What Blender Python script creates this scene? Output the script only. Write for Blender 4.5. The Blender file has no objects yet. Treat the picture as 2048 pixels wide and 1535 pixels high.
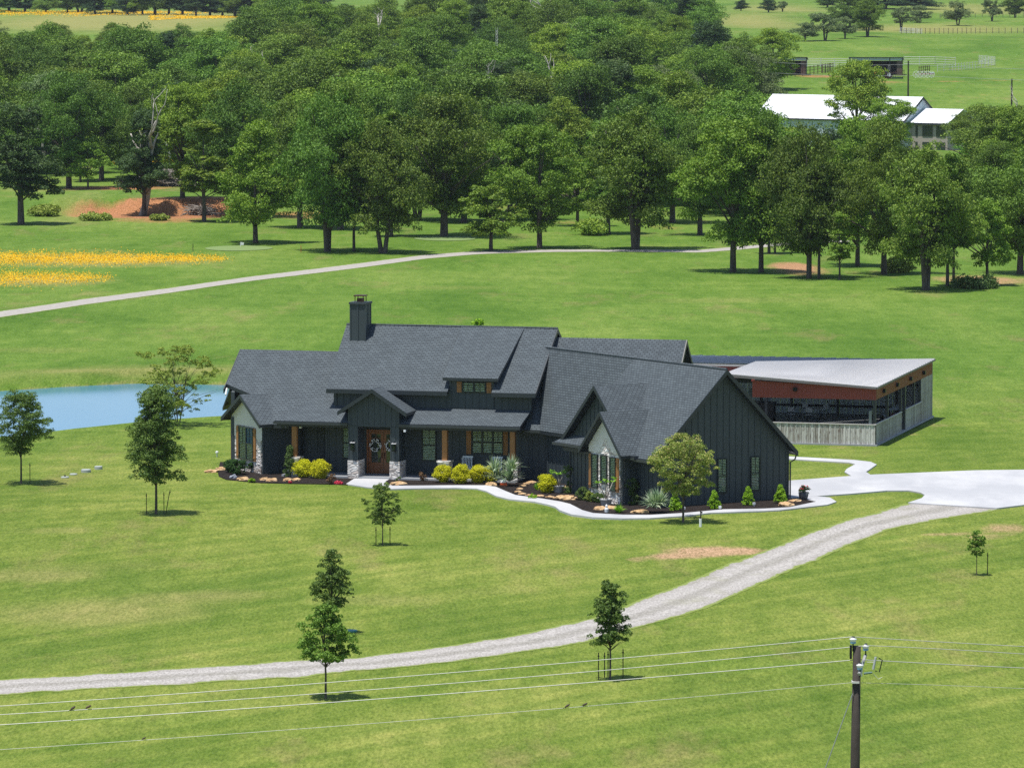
import bpy, bmesh, math, random
import numpy as np
from mathutils import Vector, Matrix
R = math.radians
# ------------------------------------------------------------------ camera, sky, sun, exposure
S = bpy.context.scene
F, CX, CY, CAMH, HY = 9580., 1024., 767.5, 28.0, -50.   # focal length etc. in pixels of the 2048 px photograph
PIT = math.atan((CY-HY)/F); CP, SP = math.cos(PIT), math.sin(PIT)
cam = bpy.data.objects.new('camera', bpy.data.cameras.new('camera')); S.collection.objects.link(cam)
cam.data.sensor_width = 36; cam.data.lens = 36*F/2048; cam.data.clip_end = 9000; cam.data.clip_start = 1
cam.location = (0, 0, CAMH); cam.rotation_euler = (math.pi/2-PIT, 0, 0); S.camera = cam
SUN = Vector((-0.20, -0.17, 1.0)).normalized()          # direction towards the sun
SEL, SAZ = math.asin(SUN.z), math.atan2(SUN.x, SUN.y)
W = bpy.data.worlds.new('World'); S.world = W; W.use_nodes = True
nt = W.node_tree; nt.nodes.clear()
sky = nt.nodes.new('ShaderNodeTexSky'); sky.sky_type = 'NISHITA'; sky.sun_disc = False
sky.sun_elevation = SEL; sky.sun_rotation = SAZ; sky.air_density = 1.0; sky.dust_density = 0.6; sky.ozone_density = 1.5
bg = nt.nodes.new('ShaderNodeBackground'); bg.inputs[1].default_value = 0.12
wo = nt.nodes.new('ShaderNodeOutputWorld'); nt.links.new(sky.outputs[0], bg.inputs[0]); nt.links.new(bg.outputs[0], wo.inputs[0])
sl = bpy.data.lights.new('sun', 'SUN'); sl.energy = 4.7; sl.angle = R(0.5); sl.color = (1, .96, .9)
so = bpy.data.objects.new('sun', sl); S.collection.objects.link(so); so.rotation_euler = SUN.to_track_quat('Z', 'Y').to_euler(); so.location = (0, 200, 200)
S.view_settings.view_transform = 'Standard'; S.view_settings.look = 'None'; S.view_settings.gamma = 1; S.view_settings.exposure = 0.30
S.cycles.use_denoising = False; S.cycles.max_bounces = 6; S.cycles.transparent_max_bounces = 8; S.cycles.diffuse_bounces = 3
S.cycles.sample_clamp_indirect = 2
random.seed(5); RNG = np.random.default_rng(7)
# ------------------------------------------------------------------ helpers: pixels of the photo -> ground, terrain, frames
def onZ(px, py, z=0.):
    u, v = (px-CX)/F, (CY-py)/F; r = (u, CP+v*SP, -SP+v*CP); t = (z-CAMH)/r[2]
    return (r[0]*t, r[1]*t, z)
class Frame:
    def __init__(s, o, deg):
        a = R(deg); s.o = o; s.u = (math.cos(a), -math.sin(a)); s.v = (math.sin(a), math.cos(a))
    def w(s, x, y, z): return (s.o[0]+x*s.u[0]+y*s.v[0], s.o[1]+x*s.u[1]+y*s.v[1], z)
    def loc(s, p): a, b = p[0]-s.o[0], p[1]-s.o[1]; return (a*s.u[0]+b*s.u[1], a*s.v[0]+b*s.v[1], p[2])
FA = Frame(onZ(748, 959), 15); FG = Frame(onZ(1577, 998), 58); FL = Frame(onZ(524.6, 949.6), 60)
fA = lambda x, y, z: (x, y, z)
fG = lambda x, y, z: FA.loc(FG.w(x, y, z))
fL = lambda x, y, z: FA.loc(FL.w(x, y, z))
PD = [-500, 505, 650, 750, 860, 950, 1200, 1500, 2000, 3000, 5000, 9000]
PZ = [0, 0, .6, 1.5, 4.6, 8, 12.3, 15.5, 19.8, 25, 28, 30]
def sst(a, b, x): t = np.clip((x-a)/(b-a), 0, 1); return t*t*(3-2*t)
POND = [onZ(x, y, -.7)[:2] for x, y in [(-700, 900), (-300, 905), (-100, 892), (20, 884), (90, 873), (240, 858), (340, 850), (450, 845), (540, 838), (640, 815), (640, 785), (560, 773), (455, 768), (270, 765), (130, 772), (0, 781), (-150, 786), (-400, 792), (-700, 800)]]
def sdf(px, py, poly):
    px = np.asarray(px, float); py = np.asarray(py, float); d = np.full(px.shape, 1e9); ins = np.zeros(px.shape, bool)
    n = len(poly)
    for i in range(n):
        ax, ay = poly[i]; bx, by = poly[(i+1) % n]; ex, ey = bx-ax, by-ay
        t = np.clip(((px-ax)*ex+(py-ay)*ey)/(ex*ex+ey*ey), 0, 1)
        d = np.minimum(d, np.hypot(px-ax-t*ex, py-ay-t*ey))
        c = ((ay > py) != (by > py)) & (px < ex*(py-ay)/(ey if ey else 1e-9)+ax); ins ^= c
    return np.where(ins, -d, d)
def Tn(x, y):
    x = np.asarray(x, float); y = np.asarray(y, float)
    z = np.interp(y, PD, PZ)
    flat = 1-np.exp(-(((x-12)/44)**2+((y-272)/26)**2)**3)      # level pad round the house
    z = z+flat*(.07*np.sin(x*.11+1)*np.sin(y*.07)+.05*np.sin(x*.23-y*.13)) + sst(500, 640, y)*.5*np.sin(x*.031+y*.02)
    d = sdf(x, y, POND)
    z = z-1.6*sst(2.2, -3, d)
    # cut creek bank on the left beyond the meadow
    bx = -52+0*x; m = sst(-56, -53, x)*sst(-30, -34, x)
    z = z+m*1.8*sst(0, 5.5, y-(556+1.5*np.sin(x*.5)+.8*np.sin(x*1.3)))*sst(620, 575, y)
    return z
def T(x, y): return float(Tn(x, y))
def G(px, py):
    z = 0.
    for _ in range(14): p = onZ(px, py, z); z = .5*z+.5*T(p[0], p[1])
    p = onZ(px, py, z); return Vector((p[0], p[1], T(p[0], p[1])))
def Gn(P):
    u, v = (P[:, 0]-CX)/F, (CY-P[:, 1])/F; z = np.zeros(len(P))
    for _ in range(14): t = (z-CAMH)/(-SP+v*CP); x, y = u*t, (CP+v*SP)*t; z = .5*z+.5*Tn(x, y)
    return np.stack([x, y, Tn(x, y)], 1)
COL = S.collection
def tag(o, label=None, cat=None, group=None, kind=None):
    if label: o['label'] = label
    if cat: o['category'] = cat
    if group: o['group'] = group
    if kind: o['kind'] = kind
    return o
def thing(name, label, cat, loc=(0, 0, 0), rz=0, group=None):
    o = bpy.data.objects.new(name, None); COL.objects.link(o); o.location = loc; o.rotation_euler = (0, 0, rz); o.empty_display_size = .3
    return tag(o, label, cat, group)
def dup(root, loc=None, rz=None, label=None, group=None, scale=None):
    def cp(o, par):
        c = o.copy(); COL.objects.link(c); c.parent = par
        for ch in KIDS.get(o.name, []): cp(ch, c)
        return c
    c = root.copy(); COL.objects.link(c)
    if loc is not None: c.location = loc
    if rz is not None: c.rotation_euler = (0, 0, rz)
    if label: c['label'] = label
    if group: c['group'] = group
    if scale is not None: c.scale = scale
    for ch in KIDS.get(root.name, []): cp(ch, c)
    return c
KIDS = {}
# ------------------------------------------------------------------ materials
MC = {}
def mat(name, fn, **k):
    if name in MC: return MC[name]
    m = bpy.data.materials.new(name); m.use_nodes = True; n = m.node_tree; n.nodes.clear()
    out = n.nodes.new('ShaderNodeOutputMaterial'); fn(n, out, **k); MC[name] = m; return m
def N(n, t, **k):
    o = n.nodes.new('ShaderNode'+t)
    for a, b in k.items(): setattr(o, a, b)
    return o
def L(n, a, b): n.links.new(a, b)
def ramp(n, fac, stops):
    r = N(n, 'ValToRGB'); e = r.color_ramp.elements
    while len(e) < len(stops): e.new(.5)
    for i, (p, c) in enumerate(stops): e[i].position = p; e[i].color = (*c, 1) if len(c) == 3 else c
    L(n, fac, r.inputs[0]); return r.outputs[0]
def mix(n, f, a, b, bt='MIX'):
    m = N(n, 'Mix', data_type='RGBA', blend_type=bt)
    if isinstance(f, (int, float)): m.inputs[0].default_value = f
    else: L(n, f, m.inputs[0])
    for i, v in ((6, a), (7, b)):
        if isinstance(v, tuple): m.inputs[i].default_value = (*v[:3], 1)
        else: L(n, v, m.inputs[i])
    return m.outputs[2]
def mth(n, op, a, b=None, clamp=False):
    m = N(n, 'Math', operation=op, use_clamp=clamp)
    for i, v in enumerate((a, b)):
        if v is None: continue
        if isinstance(v, (int, float)): m.inputs[i].default_value = v
        else: L(n, v, m.inputs[i])
    return m.outputs[0]
def noise(n, vec, sc, det=4, rough=.55):
    t = N(n, 'TexNoise'); t.inputs['Scale'].default_value = sc; t.inputs['Detail'].default_value = det; t.inputs['Roughness'].default_value = rough
    if vec: L(n, vec, t.inputs[0])
    return t.outputs[0]
def mapv(n, vec, sc=(1, 1, 1), loc=(0, 0, 0), rot=(0, 0, 0)):
    m = N(n, 'Mapping'); m.inputs['Scale'].default_value = sc; m.inputs['Location'].default_value = loc; m.inputs['Rotation'].default_value = rot
    L(n, vec, m.inputs[0]); return m.outputs[0]
def bsdf(n, out, col, rough=.7, metal=0, spec=.3, bump=None, bs=.3, bd=.02):
    b = N(n, 'BsdfPrincipled')
    if isinstance(col, tuple): b.inputs['Base Color'].default_value = (*col, 1)
    else: L(n, col, b.inputs['Base Color'])
    if isinstance(rough, (int, float)): b.inputs['Roughness'].default_value = rough
    else: L(n, rough, b.inputs['Roughness'])
    b.inputs['Metallic'].default_value = metal; b.inputs['Specular IOR Level'].default_value = spec
    if bump is not None:
        u = N(n, 'Bump'); u.inputs['Strength'].default_value = bs; u.inputs['Distance'].default_value = bd; L(n, bump, u.inputs['Height']); L(n, u.outputs[0], b.inputs['Normal'])
    L(n, b.outputs[0], out.inputs[0]); return b
def plain(name, col, rough=.6, metal=0, var=.18, sc=3.0, spec=.3):
    def f(n, out):
        tc = N(n, 'TexCoord'); nz = noise(n, tc.outputs['Object'], sc)
        c = mix(n, nz, tuple(x*(1-var) for x in col), tuple(min(1, x*(1+var)) for x in col))
        bsdf(n, out, c, rough, metal, spec, nz, .15, .01)
    return mat(name, f)
def shingle(n, out):
    uv = N(n, 'UVMap'); v = uv.outputs[0]
    b = N(n, 'TexBrick'); L(n, v, b.inputs[0]); b.offset = .5; b.inputs['Scale'].default_value = 1
    b.inputs['Color1'].default_value = (.062, .077, .085, 1); b.inputs['Color2'].default_value = (.090, .110, .120, 1); b.inputs['Mortar'].default_value = (.032, .039, .045, 1)
    b.inputs['Brick Width'].default_value = .26; b.inputs['Row Height'].default_value = .15; b.inputs['Mortar Size'].default_value = .02; b.inputs['Bias'].default_value = .0
    nz = noise(n, v, 1.1, 3); n2 = noise(n, v, 30, 2)
    c = mix(n, .55, b.outputs[0], mix(n, n2, (.6, .6, .6), (1.4, 1.4, 1.4)), 'MULTIPLY')
    c = mix(n, 1., c, mix(n, nz, (.8, .8, .82), (1.2, 1.2, 1.2)), 'MULTIPLY')
    bsdf(n, out, c, .85, 0, .35, b.outputs[1], .5, -.02)
SHG = mat('roof_shingle', shingle)
def siding(n, out, col=(.041, .054, .061)):
    tc = N(n, 'TexCoord'); v = mapv(n, tc.outputs['Object'], (1, 1, .25))
    nz = noise(n, v, 2.5, 5); c = mix(n, nz, tuple(x*.82 for x in col), tuple(x*1.22 for x in col))
    bsdf(n, out, c, .55, 0, .4, noise(n, v, 25, 2), .1, .01)
SID = mat('dark_siding', siding)
TRIM = plain('dark_trim', (.022, .029, .034), .45, spec=.45)
GUT = plain('gutter_metal', (.030, .036, .043), .35, spec=.6)
CEDAR = mat('cedar', lambda n, o: (lambda tc: bsdf(n, o, mix(n, noise(n, mapv(n, tc.outputs['Object'], (6, 6, .7)), 3, 5), (.22, .10, .032), (.42, .21, .075)), .6, 0, .3))(N(n, 'TexCoord')))
DOORW = mat('mahogany', lambda n, o: (lambda tc: bsdf(n, o, mix(n, noise(n, mapv(n, tc.outputs['Object'], (8, 8, .8)), 3, 5), (.16, .05, .018), (.33, .13, .045)), .4, 0, .5))(N(n, 'TexCoord')))
def stone(n, out):
    uv = N(n, 'UVMap').outputs[0]
    vo = N(n, 'TexVoronoi', feature='DISTANCE_TO_EDGE'); L(n, mapv(n, uv, (3.0, 6.2, 1)), vo.inputs[0]); vo.inputs['Scale'].default_value = 1
    vc = N(n, 'TexVoronoi'); L(n, mapv(n, uv, (3.0, 6.2, 1)), vc.inputs[0]); vc.inputs['Scale'].default_value = 1
    sp = N(n, 'SeparateColor'); L(n, vc.outputs['Color'], sp.inputs[0])
    c = ramp(n, sp.outputs[0], [(0, (.40, .34, .30)), (.3, (.72, .67, .62)), (.62, (.84, .82, .79)), (.85, (.55, .48, .43)), (1, (.76, .74, .72))])
    e = ramp(n, vo.outputs[0], [(0, (.35, .33, .32)), (.07, (1, 1, 1))])
    c = mix(n, 1., c, e, 'MULTIPLY'); c = mix(n, .6, c, mix(n, noise(n, uv, 22, 3), (.6, .6, .6), (1.25, 1.25, 1.25)), 'MULTIPLY')
    bsdf(n, out, c, .85, 0, .2, vo.outputs[0], 1, .08)
STONE = mat('limestone_veneer', stone)
def brickw(n, out):
    uv = N(n, 'UVMap').outputs[0]; b = N(n, 'TexBrick'); L(n, uv, b.inputs[0]); b.inputs['Scale'].default_value = 1
    b.inputs['Color1'].default_value = (.62, .61, .58, 1); b.inputs['Color2'].default_value = (.72, .71, .68, 1); b.inputs['Mortar'].default_value = (.52, .51, .49, 1)
    b.inputs['Brick Width'].default_value = .21; b.inputs['Row Height'].default_value = .075; b.inputs['Mortar Size'].default_value = .009
    bsdf(n, out, b.outputs[0], .8, 0, .2, b.outputs[1], .4, -.01)
BRICKW = mat('white_brick', brickw)
def concrete(n, out, c0=(.40, .40, .405), c1=(.52, .52, .52)):
    tc = N(n, 'TexCoord'); v = tc.outputs['Object']; a = noise(n, v, .35, 5, .6); b = noise(n, v, 9, 3)
    c = mix(n, a, c0, c1); c = mix(n, 1., c, ramp(n, noise(n, mapv(n, v, (.25, .08, 1)), 1, 5, .6), [(.42, (.84, .85, .87)), (.58, (1.04, 1.04, 1.04))]), 'MULTIPLY'); c = mix(n, .25, c, mix(n, b, (.8, .8, .8), (1.1, 1.1, 1.1)), 'MULTIPLY')
    bsdf(n, out, c, .8, 0, .2, b, .15, .01)
CONC = mat('pale_concrete', concrete)
CONCD = mat('porch_concrete', lambda n, o: concrete(n, o, (.30, .31, .32), (.40, .41, .42)))
def glass(n, out, tint=(.74, .84, .78)):  # green tint paints the lawn's reflection into the panes
    t = N(n, 'BsdfTransparent'); t.inputs[0].default_value = (*tint, 1); g = N(n, 'BsdfGlossy'); g.inputs['Roughness'].default_value = .03
    f = N(n, 'Fresnel'); f.inputs[0].default_value = 1.42; m = N(n, 'MixShader'); L(n, f.outputs[0], m.inputs[0]); L(n, t.outputs[0], m.inputs[1]); L(n, g.outputs[0], m.inputs[2]); L(n, m.outputs[0], out.inputs[0])
GLASS = mat('window_glass', glass)
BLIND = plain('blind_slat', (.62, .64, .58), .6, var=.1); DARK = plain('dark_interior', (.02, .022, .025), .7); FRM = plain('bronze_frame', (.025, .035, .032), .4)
SHEER = plain('blue_curtain', (.06, .16, .42), .7)
WHITE = plain('white_paint', (.75, .76, .77), .5, var=.06); BLACKM = plain('black_metal', (.012, .013, .015), .4)
GALV = mat('galvanised_sheet', lambda n, o: (lambda tc, uv: bsdf(n, o, mix(n, noise(n, uv, .5, 4), (.56, .545, .535), (.63, .615, .605)), .5, .1, .5))(0, N(n, 'UVMap').outputs[0]))
GALVD = plain('sky_reflection_sheet', (.17, .20, .26), .35, .5, var=.15, sc=.6)  # same galvanised sheet; rear slope's darker sky reflection painted into the colour
REDSH = mat('red_sheet', lambda n, o: bsdf(n, o, mix(n, noise(n, N(n, 'UVMap').outputs[0], 1.2, 4), (.21, .035, .028), (.30, .060, .045)), .5, 0, .5))
REDBR = mat('faded_red_sheet', lambda n, o: bsdf(n, o, mix(n, noise(n, N(n, 'UVMap').outputs[0], 1.2, 4), (.25, .090, .045), (.34, .13, .065)), .5, 0, .5))
SHEETW = plain('white_sheet', (.74, .75, .78), .5, var=.05, sc=1); SHEETB = plain('pale_blue_sheet', (.42, .50, .56), .5, var=.08, sc=1)
def board(n, out):
    uv = N(n, 'UVMap').outputs[0]; b = N(n, 'TexBrick'); L(n, mapv(n, uv, (1, 1, 1), rot=(0, 0, R(90))), b.inputs[0]); b.inputs['Scale'].default_value = 1
    b.inputs['Brick Width'].default_value = 3; b.inputs['Row Height'].default_value = .14; b.inputs['Mortar Size'].default_value = .006
    b.inputs['Color1'].default_value = (.26, .23, .20, 1); b.inputs['Color2'].default_value = (.68, .67, .64, 1); b.inputs['Mortar'].default_value = (.04, .04, .04, 1)
    nz = noise(n, mapv(n, uv, (9, 1.1, 1)), 1.6, 5, .65)
    c = mix(n, ramp(n, nz, [(.50, (0, 0, 0)), (.72, (1, 1, 1))]), b.outputs[0], (.58, .59, .56)); c = mix(n, ramp(n, noise(n, mapv(n, uv, (12, 1.7, 1), (3, 1, 0)), 1.4, 4), [(.55, (0, 0, 0)), (.68, (1, 1, 1))]), c, (.14, .10, .085))
    bsdf(n, out, c, .8, 0, .2)
BOARD = mat('weathered_board', board)
def mulch(n, out):
    v = N(n, 'TexCoord').outputs['Object']; a = noise(n, v, 9, 5, .7)
    bsdf(n, out, ramp(n, a, [(.3, (.006, .0055, .005)), (.55, (.028, .022, .02)), (.8, (.09, .068, .055))]), .95, 0, .1, a, .8, .08)
MULCH = mat('dark_mulch', mulch)
def rockm(n, out):
    v = N(n, 'TexCoord').outputs['Object']; a = noise(n, v, 4, 5, .65)
    bsdf(n, out, ramp(n, a, [(.25, (.22, .10, .05)), (.5, (.50, .33, .17)), (.75, (.66, .50, .32))]), .85, 0, .2, a, .6, .05)
ROCK = mat('sandstone', rockm); GROCK = plain('grey_rock', (.24, .26, .30), .8, var=.5, sc=9)
BARK = mat('oak_bark', lambda n, o: (lambda v: bsdf(n, o, ramp(n, noise(n, v, 3, 5, .7), [(.3, (.045, .037, .030)), (.7, (.15, .13, .11))]), .9, 0, .1, noise(n, v, 6, 4), .8, .08))(mapv(n, N(n, 'TexCoord').outputs['Object'], (1, 1, .3))))
DEADW = plain('bleached_wood', (.42, .38, .34), .85, var=.3); POLEW = plain('creosote_pole', (.045, .037, .031), .8, var=.4, sc=6)
def leaf(n, out, c0, c1, c2, hv=.35, trans=.20):
    at = N(n, 'Attribute', attribute_name='lv'); oi = N(n, 'ObjectInfo'); v = N(n, 'TexCoord').outputs['Object']
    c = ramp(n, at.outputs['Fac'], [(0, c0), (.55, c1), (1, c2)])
    k = mth(n, 'ADD', mth(n, 'MULTIPLY', mth(n, 'FRACT', mth(n, 'MULTIPLY', oi.outputs['Random'], 17.3)), hv), 1-hv/2)
    cm = N(n, 'CombineColor'); L(n, mth(n, 'MULTIPLY', k, mth(n, 'ADD', mth(n, 'MULTIPLY', oi.outputs['Random'], hv*.42), 1-hv*.36)), cm.inputs[0]); L(n, k, cm.inputs[1]); L(n, k, cm.inputs[2])
    c = mix(n, 1., c, cm.outputs[0], 'MULTIPLY')
    c = mix(n, 1., c, mix(n, noise(n, v, .35, 3), (.72, .76, .8), (1.28, 1.24, 1.1)), 'MULTIPLY')
    d = N(n, 'BsdfDiffuse'); L(n, c, d.inputs[0]); t = N(n, 'BsdfTranslucent'); L(n, mix(n, 1., c, (1.1, 1.25, .5), 'MULTIPLY'), t.inputs[0])
    g = N(n, 'BsdfGlossy'); g.inputs['Roughness'].default_value = .6; g.inputs[0].default_value = (.5, .55, .6, 1)
    m = N(n, 'MixShader'); m.inputs[0].default_value = trans; L(n, d.outputs[0], m.inputs[1]); L(n, t.outputs[0], m.inputs[2])
    m2 = N(n, 'MixShader'); m2.inputs[0].default_value = .03; L(n, m.outputs[0], m2.inputs[1]); L(n, g.outputs[0], m2.inputs[2]); L(n, m2.outputs[0], out.inputs[0])
def leafm(name, c0, c1, c2, **k): return mat(name, lambda n, o: leaf(n, o, c0, c1, c2, **k))
LOAK = leafm('oak_leaves', (.060, .105, .013), (.125, .195, .024), (.215, .295, .040), hv=.6)
LELM = leafm('elm_leaves', (.088, .150, .014), (.170, .255, .024), (.27, .35, .040), hv=.5)
LDOAK = leafm('dark_oak_leaves', (.032, .065, .018), (.060, .105, .028), (.11, .165, .045), hv=.2)
LSAGE = leafm('sage_leaves', (.070, .105, .035), (.13, .175, .062), (.21, .26, .10), hv=.4)
LCED = leafm('cedar_leaves', (.028, .060, .022), (.046, .088, .03), (.07, .118, .042), hv=.2)
LLIME = leafm('lime_leaves', (.075, .18, .012), (.12, .27, .02), (.18, .34, .035), hv=.15)
LGREY = leafm('mesquite_leaves', (.10, .14, .055), (.16, .21, .08), (.22, .27, .11), hv=.2)
LYARD = leafm('live_oak_leaves', (.055, .098, .018), (.110, .175, .032), (.20, .28, .06), hv=.15)
LYARD2 = leafm('bright_oak_leaves', (.080, .15, .020), (.155, .27, .034), (.25, .38, .06), hv=.1)
LAUT = leafm('tinted_leaves', (.14, .21, .035), (.27, .35, .065), (.46, .38, .15), hv=.1)
LYEL = leafm('golden_leaves', (.30, .30, .005), (.62, .60, .01), (.80, .74, .03), hv=.1, trans=.2)
LCHART = leafm('chartreuse_leaves', (.12, .24, .008), (.24, .42, .015), (.36, .55, .03), hv=.1)
LBOX = leafm('boxwood_leaves', (.018, .05, .01), (.035, .085, .015), (.06, .13, .03), hv=.1)
LJUN = leafm('juniper_leaves', (.05, .09, .02), (.10, .16, .04), (.17, .24, .07), hv=.1)
LYUC = leafm('yucca_blades', (.14, .22, .13), (.30, .40, .26), (.55, .60, .45), hv=.05)
LWIL = leafm('willow_leaves', (.15, .20, .03), (.25, .31, .05), (.36, .42, .08), hv=.1)
LYFL = leafm('yellow_petals', (.60, .31, .0), (.76, .43, .0), (.82, .53, .01), hv=.0, trans=.1)
LRED = leafm('red_petals', (.45, .01, .03), (.6, .03, .08), (.7, .1, .15), hv=0, trans=.1)
LWHT = leafm('white_petals', (.6, .6, .6), (.75, .75, .75), (.8, .8, .8), hv=0, trans=.1)
LLILY = leafm('lily_blades', (.10, .26, .01), (.2, .42, .02), (.34, .55, .04), hv=0)
LRUST = leafm('rust_leaves', (.10, .06, .03), (.18, .10, .05), (.26, .15, .08), hv=0)
# ------------------------------------------------------------------ mesh builder
class MB:
    def __init__(s): s.v = []; s.f = []; s.m = []; s.mats = []
    def mi(s, m):
        if m not in s.mats: s.mats.append(m)
        return s.mats.index(m)
    def face(s, pts, m=0): b = len(s.v); s.v += [tuple(p) for p in pts]; s.f.append(tuple(range(b, b+len(pts)))); s.m.append(m)
    def box(s, fr, x0, x1, y0, y1, z0, z1, m=0):
        b = len(s.v); s.v += [fr(x, y, z) for z in (z0, z1) for x, y in ((x0, y0), (x1, y0), (x1, y1), (x0, y1))]
        for q in ((0, 3, 2, 1), (4, 5, 6, 7), (0, 1, 5, 4), (1, 2, 6, 5), (2, 3, 7, 6), (3, 0, 4, 7)): s.f.append(tuple(b+i for i in q)); s.m.append(m)
    def prism(s, pts, off, m=0, m2=None):      # pts = one face, off = offset vector to the other
        n = len(pts); b = len(s.v); off = Vector(off); s.v += [tuple(p) for p in pts]+[tuple(Vector(p)+off) for p in pts]
        nn = Vector((0, 0, 0))
        for i in range(n): nn += Vector(pts[i]).cross(Vector(pts[(i+1) % n]))
        fl = nn.dot(off) > 0; m2 = m if m2 is None else m2
        t = tuple(range(b, b+n)); u = tuple(range(b+n, b+2*n))
        s.f += [t[::-1] if fl else t, u if fl else u[::-1]]; s.m += [m, m2]
        for i in range(n):
            j = (i+1) % n; q = (b+i, b+j, b+n+j, b+n+i); s.f.append(q if fl else q[::-1]); s.m.append(m2)
    def tube(s, pts, rad, n=7, m=0, cap=True):
        pts = [Vector(p) for p in pts]; rad = [rad]*len(pts) if isinstance(rad, (int, float)) else rad
        b = len(s.v); ref = Vector((.3, .2, 1)) if abs((pts[-1]-pts[0]).normalized().z) < .9 else Vector((1, .1, 0))
        for i, p in enumerate(pts):
            d = (pts[min(i+1, len(pts)-1)]-pts[max(i-1, 0)]).normalized(); a = d.cross(ref).normalized(); c = d.cross(a)
            for k in range(n): t = 2*math.pi*k/n; s.v.append(tuple(p+(a*math.cos(t)+c*math.sin(t))*rad[i]))
        for i in range(len(pts)-1):
            for k in range(n): k2 = (k+1) % n; s.f.append((b+i*n+k, b+(i+1)*n+k, b+(i+1)*n+k2, b+i*n+k2)); s.m.append(m)
        if cap: s.f.append(tuple(b+k for k in range(n))); s.m.append(m); s.f.append(tuple(b+(len(pts)-1)*n+k for k in reversed(range(n)))); s.m.append(m)
    def lathe(s, prof, c=(0, 0, 0), n=16, m=0):
        b = len(s.v)
        for r, z in prof:
            for k in range(n): t = 2*math.pi*k/n; s.v.append((c[0]+r*math.cos(t), c[1]+r*math.sin(t), c[2]+z))
        for i in range(len(prof)-1):
            for k in range(n): k2 = (k+1) % n; s.f.append((b+i*n+k, b+i*n+k2, b+(i+1)*n+k2, b+(i+1)*n+k)); s.m.append(m)
        s.f.append(tuple(b+(len(prof)-1)*n+k for k in range(n))); s.m.append(m); s.f.append(tuple(b+k for k in reversed(range(n)))); s.m.append(m)
    def build(s, name, mats, parent=None, smooth=False, uv=True):
        me = bpy.data.meshes.new(name); me.from_pydata(s.v, [], s.f)
        for m in (mats if isinstance(mats, (list, tuple)) else [mats]): me.materials.append(m)
        if any(s.m): me.polygons.foreach_set('material_index', s.m)
        if smooth: me.polygons.foreach_set('use_smooth', [True]*len(s.f))
        if uv:
            ul = me.uv_layers.new(name='UVMap').data; vs = [Vector(x) for x in s.v]
            for p in me.polygons:
                nn = p.normal; sl_ = Vector((0, 0, 1))-nn*nn.z
                sl_ = sl_.normalized() if sl_.length > .05 else Vector((0, 1, 0)); al = sl_.cross(nn)
                for li in p.loop_indices:
                    q = vs[me.loops[li].vertex_index]; ul[li].uv = (q.dot(al), q.dot(sl_))
        me.update(); return link(name, me, parent)
def link(name, me, parent=None):
    o = bpy.data.objects.new(name, me); COL.objects.link(o)
    if parent: o.parent = parent; KIDS.setdefault(parent.name, []).append(o)
    return o
ID = lambda x, y, z: (x, y, z)
def smesh(name, mb, m, parent=None, label=None, cat=None, group=None, loc=None, rz=0, kind=None, smooth=False):
    o = mb.build(name, m, parent, smooth)
    if loc is not None: o.location = loc; o.rotation_euler = (0, 0, rz)
    return tag(o, label, cat, group, kind)
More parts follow.
